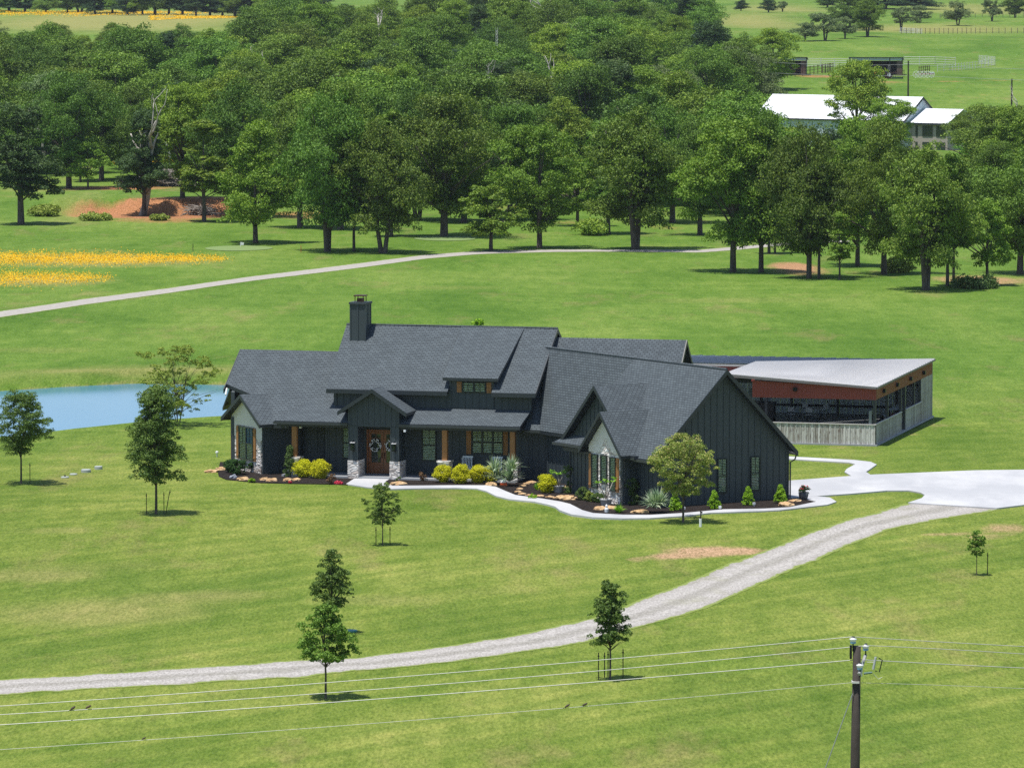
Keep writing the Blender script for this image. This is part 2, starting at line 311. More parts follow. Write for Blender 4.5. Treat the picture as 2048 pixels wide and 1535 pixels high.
# ------------------------------------------------------------------ ground
PATCH = []     # (x, y, rx, ry, channel, strength)
def patch(px, py, wpx, hpx, ch, s):
    c = G(px, py); a = G(px, py+hpx/2); b = G(px, py-hpx/2); PATCH.append((c.x, c.y, wpx/2*c.y/F, max(1.2, (b.y-a.y)/2), ch, s))
for a in [(1440, 1101, 210, 18, 2, 1.5), (1360, 1112, 150, 10, 2, 1.1), (1270, 1119, 90, 8, 2, .8), (2010, 1056, 110, 26, 2, .85), (1890, 1068, 130, 8, 2, .8), (1975, 1075, 100, 10, 2, .8), (1770, 1075, 60, 14, 1, .8), (1900, 1158, 60, 10, 2, .5),
          (580, 1105, 260, 14, 2, .35), (760, 1112, 160, 8, 2, .35), (120, 1060, 200, 16, 0, .6), (200, 1225, 460, 60, 0, .8), (60, 1150, 300, 30, 0, .8), (420, 1190, 300, 26, 0, .6), (760, 1200, 300, 26, 0, .55), (1000, 1180, 300, 26, 0, .35), (560, 1290, 400, 16, 1, .5),
          (300, 1130, 500, 22, 0, .35), (1150, 1120, 300, 14, 0, .3), (1880, 850, 100, 12, 2, .55), (1830, 868, 60, 6, 2, .6), (1700, 895, 260, 6, 2, .5), (1870, 805, 60, 30, 0, .5),
          (300, 740, 500, 16, 0, .55), (80, 700, 260, 16, 0, .4), (560, 760, 300, 16, 0, .45), (900, 575, 300, 12, 0, .35), (1130, 575, 200, 10, 2, .25), (1450, 600, 500, 14, 0, .4), (1300, 660, 300, 14, 2, .18), (1480, 690, 120, 8, 2, .22),
          (200, 522, 460, 26, 0, 1.1), (90, 561, 260, 24, 0, 1.0), (240, 545, 500, 30, 1, .3), (420, 530, 160, 18, 2, .35), (250, 424, 230, 30, 2, 1.6), (400, 420, 200, 36, 2, 1.7), (320, 440, 240, 14, 2, .8), (150, 402, 120, 30, 0, .5), (230, 376, 260, 9, 2, 1.2), (60, 380, 200, 10, 0, .6),
          (600, 430, 160, 20, 2, .8), (720, 440, 120, 18, 2, .45), (1000, 415, 220, 20, 2, .5), (1150, 445, 200, 14, 2, .5), (1330, 455, 120, 16, 2, .5), (1600, 540, 130, 26, 2, 1.0), (1580, 530, 80, 14, 2, .7), (1760, 545, 120, 14, 2, .5), (1960, 560, 220, 22, 2, 1.0), (1830, 535, 90, 16, 2, .4),
          (1660, 180, 100, 10, 2, .4), (1640, 153, 120, 7, 2, .9), (1770, 164, 140, 6, 2, .7), (1900, 163, 90, 4, 2, .7), (2000, 161, 140, 4, 2, .6), (1970, 190, 100, 12, 2, .4),
          (250, 40, 620, 44, 0, 1.1), (1850, 60, 420, 16, 0, 1.0), (1500, 45, 200, 30, 0, .9), (1560, 20, 200, 20, 0, .9), (1950, 20, 300, 20, 0, .8), (2000, 105, 200, 20, 1, .4), (640, 990, 300, 8, 0, .3), (860, 1330, 300, 16, 1, .4), (1500, 1330, 400, 40, 1, .4), (1400, 1460, 500, 40, 1, .3), (300, 1440, 500, 30, 1, .35), (900, 1480, 500, 30, 0, .25)]:
    patch(*a)
def grid():
    xs = np.unique(np.concatenate([np.linspace(-2600, -260, 30), np.linspace(-260, -80, 60), np.arange(-80, 80.1, 1.1), np.linspace(80, 260, 60), np.linspace(260, 2600, 30)]))
    ys = np.unique(np.concatenate([np.linspace(-400, 120, 20), np.arange(120, 620, 1.3), np.arange(620, 1100, 4), np.arange(1100, 1800, 16), np.linspace(1800, 7500, 60)]))
    X, Y = np.meshgrid(xs, ys); Z = Tn(X, Y); nx, ny = len(xs), len(ys)
    v = np.stack([X, Y, Z], -1).reshape(-1, 3); i = np.arange(nx*ny).reshape(ny, nx)
    f = np.stack([i[:-1, :-1], i[:-1, 1:], i[1:, 1:], i[1:, :-1]], -1).reshape(-1, 4)
    me = fastmesh('ground', v, f)
    M = np.zeros((len(v), 4), np.float32); M[:, 3] = 1
    for x, y, rx, ry, ch, s in PATCH:
        M[:, ch] += s*np.exp(-(((v[:, 0]-x)/rx)**2+((v[:, 1]-y)/ry)**2)**1.3)
    d = sdf(v[:, 0], v[:, 1], POND); M[:, 2] += .55*sst(1.2, -.5, d)*(v[:, 1] > 300); M[:, 0] += .45*np.exp(-((d-4)/4)**2)*(v[:, 1] > 320)
    at = me.color_attributes.new('mask', 'FLOAT_COLOR', 'POINT'); at.data.foreach_set('color', np.clip(M, 0, 1.5).ravel())
    me.polygons.foreach_set('use_smooth', [True]*len(f)); return me
def fastmesh(name, v, f, lv=None):
    me = bpy.data.meshes.new(name); nv, nf, k = len(v), len(f), f.shape[1]
    me.vertices.add(nv); me.vertices.foreach_set('co', np.asarray(v, np.float32).ravel())
    me.loops.add(nf*k); me.loops.foreach_set('vertex_index', np.asarray(f, np.int32).ravel())
    me.polygons.add(nf); me.polygons.foreach_set('loop_start', np.arange(0, nf*k, k, dtype=np.int32))
    if lv is not None: at = me.attributes.new('lv', 'FLOAT', 'FACE'); at.data.foreach_set('value', np.asarray(lv, np.float32))
    me.update(calc_edges=True); return me
def grass(n, out):
    g = N(n, 'NewGeometry').outputs['Position']; at = N(n, 'Attribute', attribute_name='mask'); sp = N(n, 'SeparateColor'); L(n, at.outputs['Color'], sp.inputs[0])
    sx = N(n, 'SeparateXYZ'); L(n, g, sx.inputs[0])
    far = N(n, 'MapRange'); L(n, sx.outputs[1], far.inputs[0]); far.inputs[1].default_value = 262; far.inputs[2].default_value = 345; far.inputs[3].default_value = 0; far.inputs[4].default_value = 1
    big = noise(n, mapv(n, g, (1, .35, 1)), .06, 6, .62); mid = noise(n, mapv(n, g, (1, .22, 1)), .8, 5, .7); fine = noise(n, mapv(n, g, (1, .22, 1)), 8, 4, .85)
    mow = noise(n, mapv(n, mapv(n, g, rot=(0, 0, R(-47))), (.035, .55, 1)), 1.0, 4, .6); mow2 = noise(n, mapv(n, mapv(n, g, rot=(0, 0, R(8))), (.03, .30, 1)), 1.0, 3, .6)
    mw = mix(n, ramp(n, sx.outputs[1], [(0, (0, 0, 0)), (1, (1, 1, 1))]), mow, mow2)
    q = N(n, 'MapRange'); L(n, sx.outputs[1], q.inputs[0]); q.inputs[1].default_value = 225; q.inputs[2].default_value = 250
    mw = mix(n, q.outputs[0], mow, mow2)
    wv = N(n, 'TexWave'); L(n, mapv(n, g, rot=(0, 0, R(43))), wv.inputs[0]); wv.inputs['Scale'].default_value = .15; wv.inputs['Distortion'].default_value = 2.5; wv.inputs['Detail'].default_value = 3; wv.inputs['Detail Scale'].default_value = .35
    stripe = mth(n, 'MULTIPLY', mth(n, 'SUBTRACT', wv.outputs[1], .5), mth(n, 'MULTIPLY', mow2, mth(n, 'SUBTRACT', 1.0, mth(n, 'MULTIPLY', far.outputs[0], .8))))
    near = ramp(n, big, [(.34, (.095, .154, .020)), (.5, (.140, .194, .029)), (.66, (.202, .240, .047))])
    farc = ramp(n, big, [(.34, (.072, .146, .016)), (.5, (.106, .186, .025)), (.66, (.148, .220, .038))])
    c = mix(n, far.outputs[0], near, farc)
    c = mix(n, mth(n, 'SUBTRACT', .8, mth(n, 'MULTIPLY', far.outputs[0], .45)), c, mix(n, ramp(n, mw, [(.36, (0, 0, 0)), (.68, (1, 1, 1))]), (.80, .87, .80), (1.32, 1.18, 1.45)), 'MULTIPLY')
    sk = mth(n, 'ADD', 1, mth(n, 'MULTIPLY', stripe, .30)); cc = N(n, 'CombineColor'); L(n, sk, cc.inputs[0]); L(n, mth(n, 'ADD', 1, mth(n, 'MULTIPLY', stripe, .18)), cc.inputs[1]); L(n, sk, cc.inputs[2]); c = mix(n, 1., c, cc.outputs[0], 'MULTIPLY')
    c = mix(n, .85, c, ramp(n, mid, [(.3, (.70, .80, .62)), (.5, (1, 1, 1)), (.7, (1.28, 1.16, 1.32))]), 'MULTIPLY')
    c = mix(n, ramp(n, noise(n, mapv(n, g, (1, .3, 1), (40, 9, 0)), .16, 5, .7), [(.56, (0, 0, 0)), (.70, (.42, .42, .42))]), c, (.25, .19, .085))
    def m(ch, lo, hi): return ramp(n, mth(n, 'MULTIPLY', sp.outputs[ch], mth(n, 'ADD', mth(n, 'MULTIPLY', mid, 1.5), .2)), [(lo, (0, 0, 0)), (hi, (1, 1, 1))])
    c = mix(n, mth(n, 'MULTIPLY', m(0, .15, .95), .8), c, (.27, .25, .085))
    c = mix(n, mth(n, 'MULTIPLY', m(1, .15, .95), .6), c, (.085, .19, .016))
    q2 = N(n, 'MapRange'); L(n, sx.outputs[1], q2.inputs[0]); q2.inputs[1].default_value = 400; q2.inputs[2].default_value = 520
    c = mix(n, m(2, .35, .95), c, mix(n, q2.outputs[0], mix(n, fine, (.25, .155, .078), (.50, .345, .20)), mix(n, fine, (.24, .10, .04), (.46, .23, .11))))
    c = mix(n, .9, c, ramp(n, fine, [(.32, (.50, .55, .45)), (.5, (1, 1, 1)), (.68, (1.55, 1.42, 1.65))]), 'MULTIPLY')
    h = mth(n, 'ADD', mth(n, 'MULTIPLY', fine, .8), mid)
    bsdf(n, out, c, .95, 0, .08, h, .6, .18)
me = grid(); me.materials.append(mat('grass', grass)); tag(link('ground', me), kind='structure')
# water
mb = MB(); ws = [(-150, 235), (-6, 235), (-6, 345), (-150, 345)]
mb.face([(x, y, -.72) for x, y in ws])
def water(n, out):
    g = N(n, 'NewGeometry').outputs['Position']; b = bsdf(n, out, (.035, .17, .33), .10, 0, .38, noise(n, mapv(n, g, (.5, 2.5, 1)), 3, 3), .10, .02); b.inputs['IOR'].default_value = 1.33  # blue of the reflected sky is put into the base colour
wtr = smesh('pond_water', mb, mat('water', water), kind='structure')
# strips (roads, paths) draped on the ground
def strip(name, top, bot, m, lift=.03, jag=0, sub=14, wide=0.):
    def res(pl):
        P = [np.array(G(*p)[:2]) for p in pl]; t = np.cumsum([0]+[np.linalg.norm(P[i+1]-P[i]) for i in range(len(P)-1)]); t /= t[-1]
        q = np.linspace(0, 1, NN); P = np.array(P); return np.stack([np.interp(q, t, P[:, 0]), np.interp(q, t, P[:, 1])], 1)
    NN = sub*max(len(top), len(bot)); A_, B_ = res(top), res(bot)
    if jag:
        for P, sg in ((A_, 1), (B_, -1)):
            w = np.convolve(RNG.normal(0, 1, NN+8), np.ones(3)/1.7, 'same')[4:-4]*jag; P[:, 1] += w*1.3*sg
    K = 9; v = []; ax_ = A_-B_; ax_ /= np.linalg.norm(ax_, axis=1)[:, None]; A_ = A_+ax_*wide; B_ = B_-ax_*wide
    
    for j in range(K): q = j/(K-1); v.append(A_*(1-q)+B_*q)
    v = np.stack(v, 0).reshape(-1, 2); z = Tn(v[:, 0], v[:, 1])+lift
    i = np.arange(K*NN).reshape(K, NN); f = np.stack([i[:-1, :-1], i[1:, :-1], i[1:, 1:], i[:-1, 1:]], -1).reshape(-1, 4)
    me = fastmesh(name, np.column_stack([v, z]), f); me.materials.append(m); a_ = me.attributes.new('across', 'FLOAT', 'POINT'); a_.data.foreach_set('value', np.repeat(np.linspace(0, 1, K), NN).astype(np.float32)); return tag(link(name, me), kind='structure')
def edgemix(n, c, w=.10, gc=(.19, .24, .058)):
    g = N(n, 'NewGeometry').outputs['Position']; a = N(n, 'Attribute', attribute_name='across').outputs['Fac']
    e = mth(n, 'ABSOLUTE', mth(n, 'SUBTRACT', a, .5)); nz = noise(n, mapv(n, g, (1, .5, 1)), 1.6, 5, .75)
    k = mth(n, 'ADD', mth(n, 'MULTIPLY', e, 2), mth(n, 'MULTIPLY', mth(n, 'SUBTRACT', nz, .5), w*4.5))
    return mix(n, ramp(n, k, [(1-w*1.6, (0, 0, 0)), (1-w*.9, (1, 1, 1))]), c, gc), e
def gravel(n, out):
    g = N(n, 'NewGeometry').outputs['Position']; f = noise(n, mapv(n, g, (1, .35, 1)), 9, 4, .8); a = noise(n, mapv(n, g, (.6, .4, 1)), .5, 5, .7)
    c = ramp(n, f, [(.3, (.205, .19, .172)), (.5, (.33, .31, .285)), (.7, (.47, .445, .415))])
    c = mix(n, ramp(n, a, [(.54, (0, 0, 0)), (.72, (.55, .55, .55))]), c, (.20, .20, .11))
    e = mth(n, 'ABSOLUTE', mth(n, 'SUBTRACT', N(n, 'Attribute', attribute_name='across').outputs['Fac'], .5))
    c = mix(n, 1., c, ramp(n, mth(n, 'ADD', e, mth(n, 'MULTIPLY', mth(n, 'SUBTRACT', a, .5), .35)), [(.0, (.84, .84, .80)), (.08, (.90, .90, .88)), (.17, (1.12, 1.12, 1.12)), (.30, (1.08, 1.08, 1.08)), (.42, (.95, .94, .92))]), 'MULTIPLY')
    c, e = edgemix(n, c)
    bsdf(n, out, c, .95, 0, .1, f, .6, .05)
GRV = mat('gravel', gravel)
strip('gravel_drive', [(-900, 1400), (-60, 1366), (0, 1361), (300, 1342), (600, 1322), (730, 1314), (850, 1300), (1000, 1277), (1100, 1258), (1186, 1238), (1245, 1218), (1296, 1196), (1370, 1170), (1461, 1130), (1560, 1093), (1631, 1064), (1703, 1040), (1760, 1026), (1817, 1007)],
      [(-900, 1428), (-60, 1391), (0, 1386), (300, 1369), (600, 1352), (730, 1337), (850, 1328), (1000, 1308), (1150, 1285), (1260, 1256), (1333, 1236), (1406, 1214), (1465, 1188), (1538, 1155), (1589, 1133), (1631, 1117), (1679, 1093), (1774, 1057), (1874, 1037), (1994, 1018)], GRV, .012, .10, 14, .28)
def lane(n, out):
    g = N(n, 'NewGeometry').outputs['Position']; f = noise(n, g, 3, 5, .75)
    c, e = edgemix(n, ramp(n, f, [(.3, (.26, .24, .21)), (.55, (.36, .335, .30)), (.75, (.46, .44, .40))]), .10); bsdf(n, out, c, .95, 0, .1)
strip('gravel_lane', [(-900, 760), (-80, 636), (0, 623), (171, 598), (342, 576), (513, 552), (700, 529), (850, 510), (960, 502), (1100, 499.5), (1250, 499.5), (1400, 500), (1480, 493), (1600, 483), (1700, 478)],
      [(-900, 776), (-80, 648), (0, 634.5), (171, 609), (342, 585.5), (513, 560.5), (700, 538), (850, 517.5), (960, 508), (1100, 504), (1250, 503.5), (1400, 505), (1480, 499), (1600, 488), (1700, 483)], mat('lane_gravel', lane), .02, .06, 14, .35)
def slabpoly(name, pts, m, z, th, kind='structure'):
    mb = MB(); w = [G(*p) for p in pts]; mb.prism([(p.x, p.y, z) for p in w], (0, 0, -th)); return smesh(name, mb, m, kind=kind)
FOUT = [(692, 969.4), (734, 976), (777, 979.8), (836, 978.4), (914, 977.6), (953, 978.8), (972.5, 984), (992, 993.8), (1017, 1000), (1040, 1002.6), (1069, 1005.5), (1095.7, 1011.4), (1110, 1015.8), (1119, 1023), (1142.5, 1031.9), (1186.5, 1037.5), (1245, 1039.4), (1300, 1038.4), (1370, 1033.8), (1421, 1027.5), (1529, 1023.6), (1560, 1022), (1655, 1011), (1673, 1004.8), (1660, 996.5), (1634, 994)]
FINN = [(708.8, 958.5), (781, 958.5), (771, 964.5), (773, 969.4), (785, 973), (836, 972.7), (914, 972), (972.5, 972.3), (992, 975.3), (1011.6, 984), (1031, 991.9), (1084, 999), (1122, 1005.5), (1139.6, 1010), (1151, 1015.8), (1164.5, 1023), (1186.5, 1029), (1245, 1032), (1300, 1032), (1370, 1027.7), (1446, 1020.4), (1529, 1018.8), (1579, 1016), (1632.7, 1004.8), (1612, 999.8), (1590, 996)]
slabpoly('front_path', FOUT+FINN[::-1], CONC, .07, .3)
slabpoly('driveway', [(1500, 968), (1577, 963), (1703, 953.6), (1741, 951), (1950, 942.4), (2140, 940), (2250, 975), (2048, 1011.5), (1994, 1018.4), (1816, 1007), (1843.5, 998), (1849.5, 991.7), (1841, 987), (1817, 982.7), (1774, 983), (1703, 989), (1634, 994), (1560, 999)], CONC, .075, .3)
slabpoly('rear_path', [(1500, 909), (1577, 914.3), (1708, 921.4), (1741, 925), (1753.5, 930.5), (1741, 939.3), (1732, 945.3), (1741, 951), (1703, 953.6), (1689, 945.3), (1693.4, 939.3), (1710.6, 929.8), (1698, 926.7), (1577, 919.5), (1500, 915)], CONC, .07, .3)
slabpoly('planting_bed', [(436, 946), (438, 953), (453, 959.5), (520, 966), (586, 967.5), (661, 968.7), (696, 970), (712, 958), (1, 1)][:8]+[(700, 925), (440, 925)], MULCH, .05, .2)
slabpoly('planting_bed', [(771, 965), (773, 969.6), (785, 973.3), (836, 973), (914, 972.2), (972.5, 972.5), (992, 975.5), (1011.6, 984.2), (1031, 992), (1084, 999.2), (1122, 1005.7), (1139.6, 1010.2), (1151, 1016), (1164.5, 1023.2), (1186.5, 1029.2), (1245, 1032.2), (1300, 1032.2), (1370, 1028), (1446, 1020.6), (1529, 1019), (1579, 1016.2), (1632.7, 1005), (1612, 1000), (1585, 996), (1560, 960), (1300, 950), (1000, 935), (800, 945)], MULCH, .045, .2)
# golf greens
for k, (px, py, rx, ry) in enumerate([(478, 497, 68, 5.2), (890, 477, 62, 4.5)]):
    mb = MB(); c = G(px, py); ax = rx*c.y/F; ay = abs(G(px, py-ry).y-c.y); P = [(c.x+ax*math.cos(t*.2094), c.y+ay*math.sin(t*.2094)) for t in range(30)]
    mb.face([(x, y, T(x, y)+.04) for x, y in P]); smesh('putting_green', mb, plain('green_turf', (.165, .235, .075), .9, var=.08), kind='structure')
# ------------------------------------------------------------------ the house (one thing, parts in its own frame)
HA = R(-15)
house = thing('house', 'large dark charcoal farmhouse with steep shingled roofs, cedar posts and a tall boxed chimney', 'house', (*FA.o[:2], 0), HA)
def roof(polys, th=.20, name='roof', parent=house):
    mb = MB()
    for p in polys:
        mb.prism(p, (0, 0, -th), 1, 1); b = len(mb.v)
        n = (Vector(p[1])-Vector(p[0])).cross(Vector(p[2])-Vector(p[0])).normalized(); n = n if n.z > 0 else -n
        q = [tuple(Vector(a)+n*.012) for a in p]
        if (Vector(q[1])-Vector(q[0])).cross(Vector(q[2])-Vector(q[0])).z < 0: q = q[::-1]
        mb.face(q, 0)
    return mb.build(name, [SHG, TRIM], parent)
def wall(fr, ax, c, pts, out=-1, th=.18, m=SID, bat=.40, name='wall', parent=house, holes=(), corner=True):
    """flat wall in plane (ax='u': runs along u at v=c; 'v': along v at u=c), pts = convex outline (a, z), out = side it faces"""
    mb = MB(); P = (lambda a, z, o: fr(a, c+o*out, z)) if ax == 'u' else (lambda a, z, o: fr(c+o*out, a, z))
    q0 = Vector(P(pts[0][0], pts[0][1], 0)); off = Vector(P(pts[0][0], pts[0][1], -th))-q0
    mb.prism([P(a, z, 0) for a, z in pts], off)
    if bat:
        amin, amax = min(a for a, _ in pts), max(a for a, _ in pts); k = int((amax-amin)/bat); a0 = amin+((amax-amin)-k*bat)/2
        lines = [a0+i*bat for i in range(k+1)]+([amin+.05, amax-.05] if corner else [])
        for a in lines:
            zs = []
            for i in range(len(pts)):
                (a1, z1), (a2, z2) = pts[i], pts[(i+1) % len(pts)]
                if abs(a2-a1) > 1e-6 and min(a1, a2) <= a <= max(a1, a2): zs.append(z1+(z2-z1)*(a-a1)/(a2-a1))
            if len(zs) < 2: continue
            lo, hi = min(zs), max(zs); w = .032 if (abs(a-amin-.05) > .01 and abs(a-amax+.05) > .01) else .055
            iv = [(lo, hi)]
            for (h0, h1, hz0, hz1) in holes:
                if h0-.06 < a < h1+.06: iv = [s for (x, y) in iv for s in ((x, min(y, hz0-.05)), (max(x, hz1+.05), y)) if s[1]-s[0] > .05]
            for x, y in iv:
                cs = [P(a-w, x, 0), P(a+w, x, 0), P(a+w, y, 0), P(a-w, y, 0)]; mb.prism(cs, Vector(P(a, x, .028 if w < .05 else .035))-Vector(P(a, x, 0)))
    return mb.build(name, m, parent)
def window(fr, ax, c, a0, a1, z0, z1, out=-1, cols=1, rail=True, parent=house, grid_=True, blue=None, fm=FRM):
    P = (lambda a, o, z: fr(a, c+o*out, z)) if ax == 'u' else (lambda a, o, z: fr(c+o*out, a, z))
    w = MB(); t = .055
    w.box(P, a0-t, a1+t, .0, .075, z0-t, z0, 0); w.box(P, a0-t, a1+t, .0, .075, z1, z1+t, 0)
    w.box(P, a0-t, a0, .0, .075, z0, z1, 0); w.box(P, a1, a1+t, .0, .075, z0, z1, 0)
    zm = z0+(z1-z0)*.5; ww = (a1-a0)/cols
    for i in range(1, cols): w.box(P, a0+i*ww-.05, a0+i*ww+.05, .0, .07, z0, z1, 0)
    if rail: w.box(P, a0, a1, .0, .06, zm-.03, zm+.03, 0)
    if grid_:
        for i in range(cols):
            x = a0+(i+.5)*ww; w.box(P, x-.012, x+.012, .035, .052, zm if rail else z0, z1, 0)
        w.box(P, a0, a1, .035, .051, (zm+z1)/2-.011, (zm+z1)/2+.011, 0)
    win = w.build('window', fm, parent)
    g = MB(); q_ = [P(a0, .03, z0), P(a1, .03, z0), P(a1, .03, z1), P(a0, .03, z1)]; n_ = (Vector(q_[1])-Vector(q_[0])).cross(Vector(q_[2])-Vector(q_[0])); o_ = Vector(P(a0, 1, z0))-Vector(P(a0, 0, z0)); g.face(q_ if n_.dot(o_) > 0 else q_[::-1]); g.build('pane', GLASS, win)
    b = MB(); k = int((z1-z0)/.085)
    for i in range(k): z = z0+(i+.5)*(z1-z0)/k; b.box(P, a0+.01, a1-.01, .012, .022, z-.026, z+.026, 0)
    b.build('blind', BLIND, win)
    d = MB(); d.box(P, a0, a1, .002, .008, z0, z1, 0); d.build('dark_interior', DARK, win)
    if blue: s = MB(); s.box(P, blue[0], blue[1], .023, .027, blue[2], blue[3], 0); s.build('curtain', SHEER, win)
    return win
def shutter(fr, ax, c, a0, a1, z0, z1, out=-1, parent=house):
    P = (lambda a, o, z: fr(a, c+o*out, z)) if ax == 'u' else (lambda a, o, z: fr(c+o*out, a, z)); mb = MB(); n = 3; w = (a1-a0)/n
    for i in range(n): mb.box(P, a0+i*w+.006, a0+(i+1)*w-.006, 0, .035, z0, z1)
    for z in (z0+.14, z1-.14-.09): mb.box(P, a0+.01, a1-.01, .033, .06, z, z+.09)
    return mb.build('shutter', CEDAR, parent)
def bx(name, fr, dims, m, parent=house): mb = MB(); mb.box(fr, *dims); return mb.build(name, m, parent)
# --- main block
wall(fA, 'u', 1.92, [(-2.88, 3.2), (8.54, 3.2), (8.54, 4.95), (-2.88, 4.95)], holes=[(3.8, 6.45, 4.0, 6)])
wall(fA, 'u', 1.92, [(-3.4, 0), (8.54, 0), (8.54, 3.2), (-3.4, 3.2)], holes=[(-1, 1, 0, 2.6), (2.26, 3.06, .98, 2.68), (4.84, 7.21, 1.37, 2.69)])
wall(fA, 'v', 8.54, [(1.92, 2.6), (10.8, 2.6), (10.8, 4.95), (6.35, 7.95), (1.92, 4.98)], out=1)
wall(fA, 'v', -2.88, [(1.92, 2.6), (10.8, 2.6), (10.8, 4.95), (6.35, 7.95), (1.92, 4.98)], out=-1)
bx('wall', fA, (-9.4, 16, 3.2, 10.8, 0, 3.0), SID)
bx('wall', fA, (8.54, 10.25, 1.92, 3.4, 0, 2.75), SID)
wall(fA, 'u', 1.90, [(8.5, 0), (10.22, 0), (10.22, 2.8), (8.5, 2.8)])
zr = lambda y: 4.88+(y-1.4)*(8.15-4.88)/4.95
roof([[(-3.2, 1.4, 4.88), (3.85, 1.4, 4.88), (3.85, 6.35, 8.15), (-3.5, 6.35, 8.15)], [(3.85, 2.0, zr(2.0)), (6.40, 2.0, zr(2.0)), (6.40, 6.35, 8.15), (3.85, 6.35, 8.15)],
      [(6.40, 1.4, 4.88), (8.92, 1.4, 4.88), (8.92, 6.35, 8.15), (6.40, 6.35, 8.15)], [(-3.5, 6.35, 8.15), (8.92, 6.35, 8.15), (8.92, 11.3, 4.88), (-3.5, 11.3, 4.88)]])
mb = MB(); mb.tube([(-3.5, 6.35, 8.17), (8.92, 6.35, 8.17)], .07, 6); mb.build('ridge_cap', SHG, house)
# rake boards under the upper gable end
mb = MB(); mb.prism([(8.90, 1.4, 4.9), (8.90, 6.35, 8.17), (8.90, 6.35, 7.93), (8.90, 1.4, 4.66)], (.05, 0, 0)); mb.prism([(8.90, 11.3, 4.9), (8.90, 6.35, 8.17), (8.90, 6.35, 7.93), (8.90, 11.3, 4.66)], (.05, 0, 0)); mb.build('rake_board', TRIM, house)
mb = MB()
for a, b in ((-3.2, 3.85), (6.4, 8.92)): mb.box(fA, a, b, 1.36, 1.40, 4.66, 4.87)
mb.build('fascia', TRIM, house)
# shed dormer
dz = lambda y: 5.66+(y-1.5)*(8.17-5.66)/4.85
dm = bx('dormer', fA, (3.85, 6.40, 1.90, 2.5, 4.6, 5.52), SID)
wall(fA, 'u', 1.885, [(3.85, 3.95), (6.40, 3.95), (6.40, 5.66), (3.85, 5.66)], parent=dm, holes=[(4.33, 6.03, 4.85, 5.45)])
wall(fA, 'v', 6.40, [(1.92, 4.7), (1.92, 5.70), (6.0, 7.85), (6.0, 7.3)], out=1, parent=dm, bat=0); wall(fA, 'v', 3.85, [(1.92, 4.7), (1.92, 5.70), (6.0, 7.85), (6.0, 7.3)], out=-1, parent=dm, bat=0)
roof([[(3.55, 1.5, 5.66), (6.75, 1.5, 5.66), (7.0, 6.35, 8.175), (3.3, 6.35, 8.175)]], .16, parent=dm)
window(fA, 'u', 1.86, 4.66, 5.22, 4.88, 5.36, rail=False); window(fA, 'u', 1.86, 5.34, 5.90, 4.88, 5.36, rail=False)
shutter(fA, 'u', 1.86, 4.28, 4.56, 4.83, 5.42); shutter(fA, 'u', 1.86, 6.0, 6.28, 4.83, 5.42)
# chimney
ch = MB(); ch.box(fA, -2.9, -2.02, 5.1, 6.2, 7.0, 9.45)
for x in (-2.9, -2.46, -2.02): ch.box(fA, x-.035, x+.035, 5.07, 5.1, 7.1, 9.4)
for y in (5.12, 5.65, 6.18): ch.box(fA, -2.02, -1.99, y-.035, y+.035, 7.1, 9.4)
ch.box(fA, -2.97, -1.95, 5.03, 6.27, 9.40, 9.52)
chim = ch.build('chimney', SID, house)
mb = MB(); mb.box(fA, -2.78, -2.14, 5.3, 6.0, 9.84, 9.90)
for x in (-2.72, -2.24):
    for y in (5.34, 5.92): mb.box(fA, x, x+.04, y, y+.04, 9.52, 9.84)
mb.box(fA, -2.62, -2.3, 5.45, 5.85, 9.52, 9.72); mb.build('chimney_cap', plain('copper_cap', (.09, .045, .03), .5, .5), chim)
bx('flashing', fA, (-2.96, -1.96, 4.98, 5.09, 7.20, 7.27), GUT, chim)
# left wing
lz = lambda y: 6.6-.67*(6.35-y)
roof([[(-9.85, 6.35, 6.6), (-9.85, 3.7, lz(3.7)), (-7.3, 2.6, lz(2.6)), (-6.6, .78, lz(.78)), (-5.2, .78, lz(.78)), (-5.2, 1.15, lz(1.15)), (-2.9, 1.15, lz(1.15)), (-2.9, 6.35, 6.6)], [(-9.85, 6.35, 6.6), (-2.9, 6.35, 6.6), (-2.9, 11.3, 3.3), (-9.85, 11.3, 3.3)]])
wall(fA, 'v', -9.45, [(3.4, 0), (10.8, 0), (10.8, 3.4), (6.35, 6.35), (3.4, 4.4)], out=-1)
mb = MB(); mb.prism([(-9.86, 3.3, lz(3.3)+.02), (-9.86, 6.35, 6.62), (-9.86, 6.35, 6.38), (-9.86, 3.3, lz(3.3)-.22)], (-.05, 0, 0)); mb.build('rake_board', TRIM, house)
# recessed porch wall on the left
wall(fA, 'u', 3.0, [(-5.2, 0), (-3.3, 0), (-3.3, 3.2), (-5.2, 3.2)]); bx('wall', fA, (-3.4, -3.2, 1.94, 3.1, 0, 3.2), SID)
# angled stone gable on the left corner (frame FL)
su, lv_ = -1.95, .62
rs = lambda u: 4.40-abs(u-su)*.62
wall(fL, 'u', 0, [(-3.85, 0), (0, 0), (0, 3.05), (su, 4.22), (-3.85, 3.05)], m=STONE, bat=0, name='stone_wall')
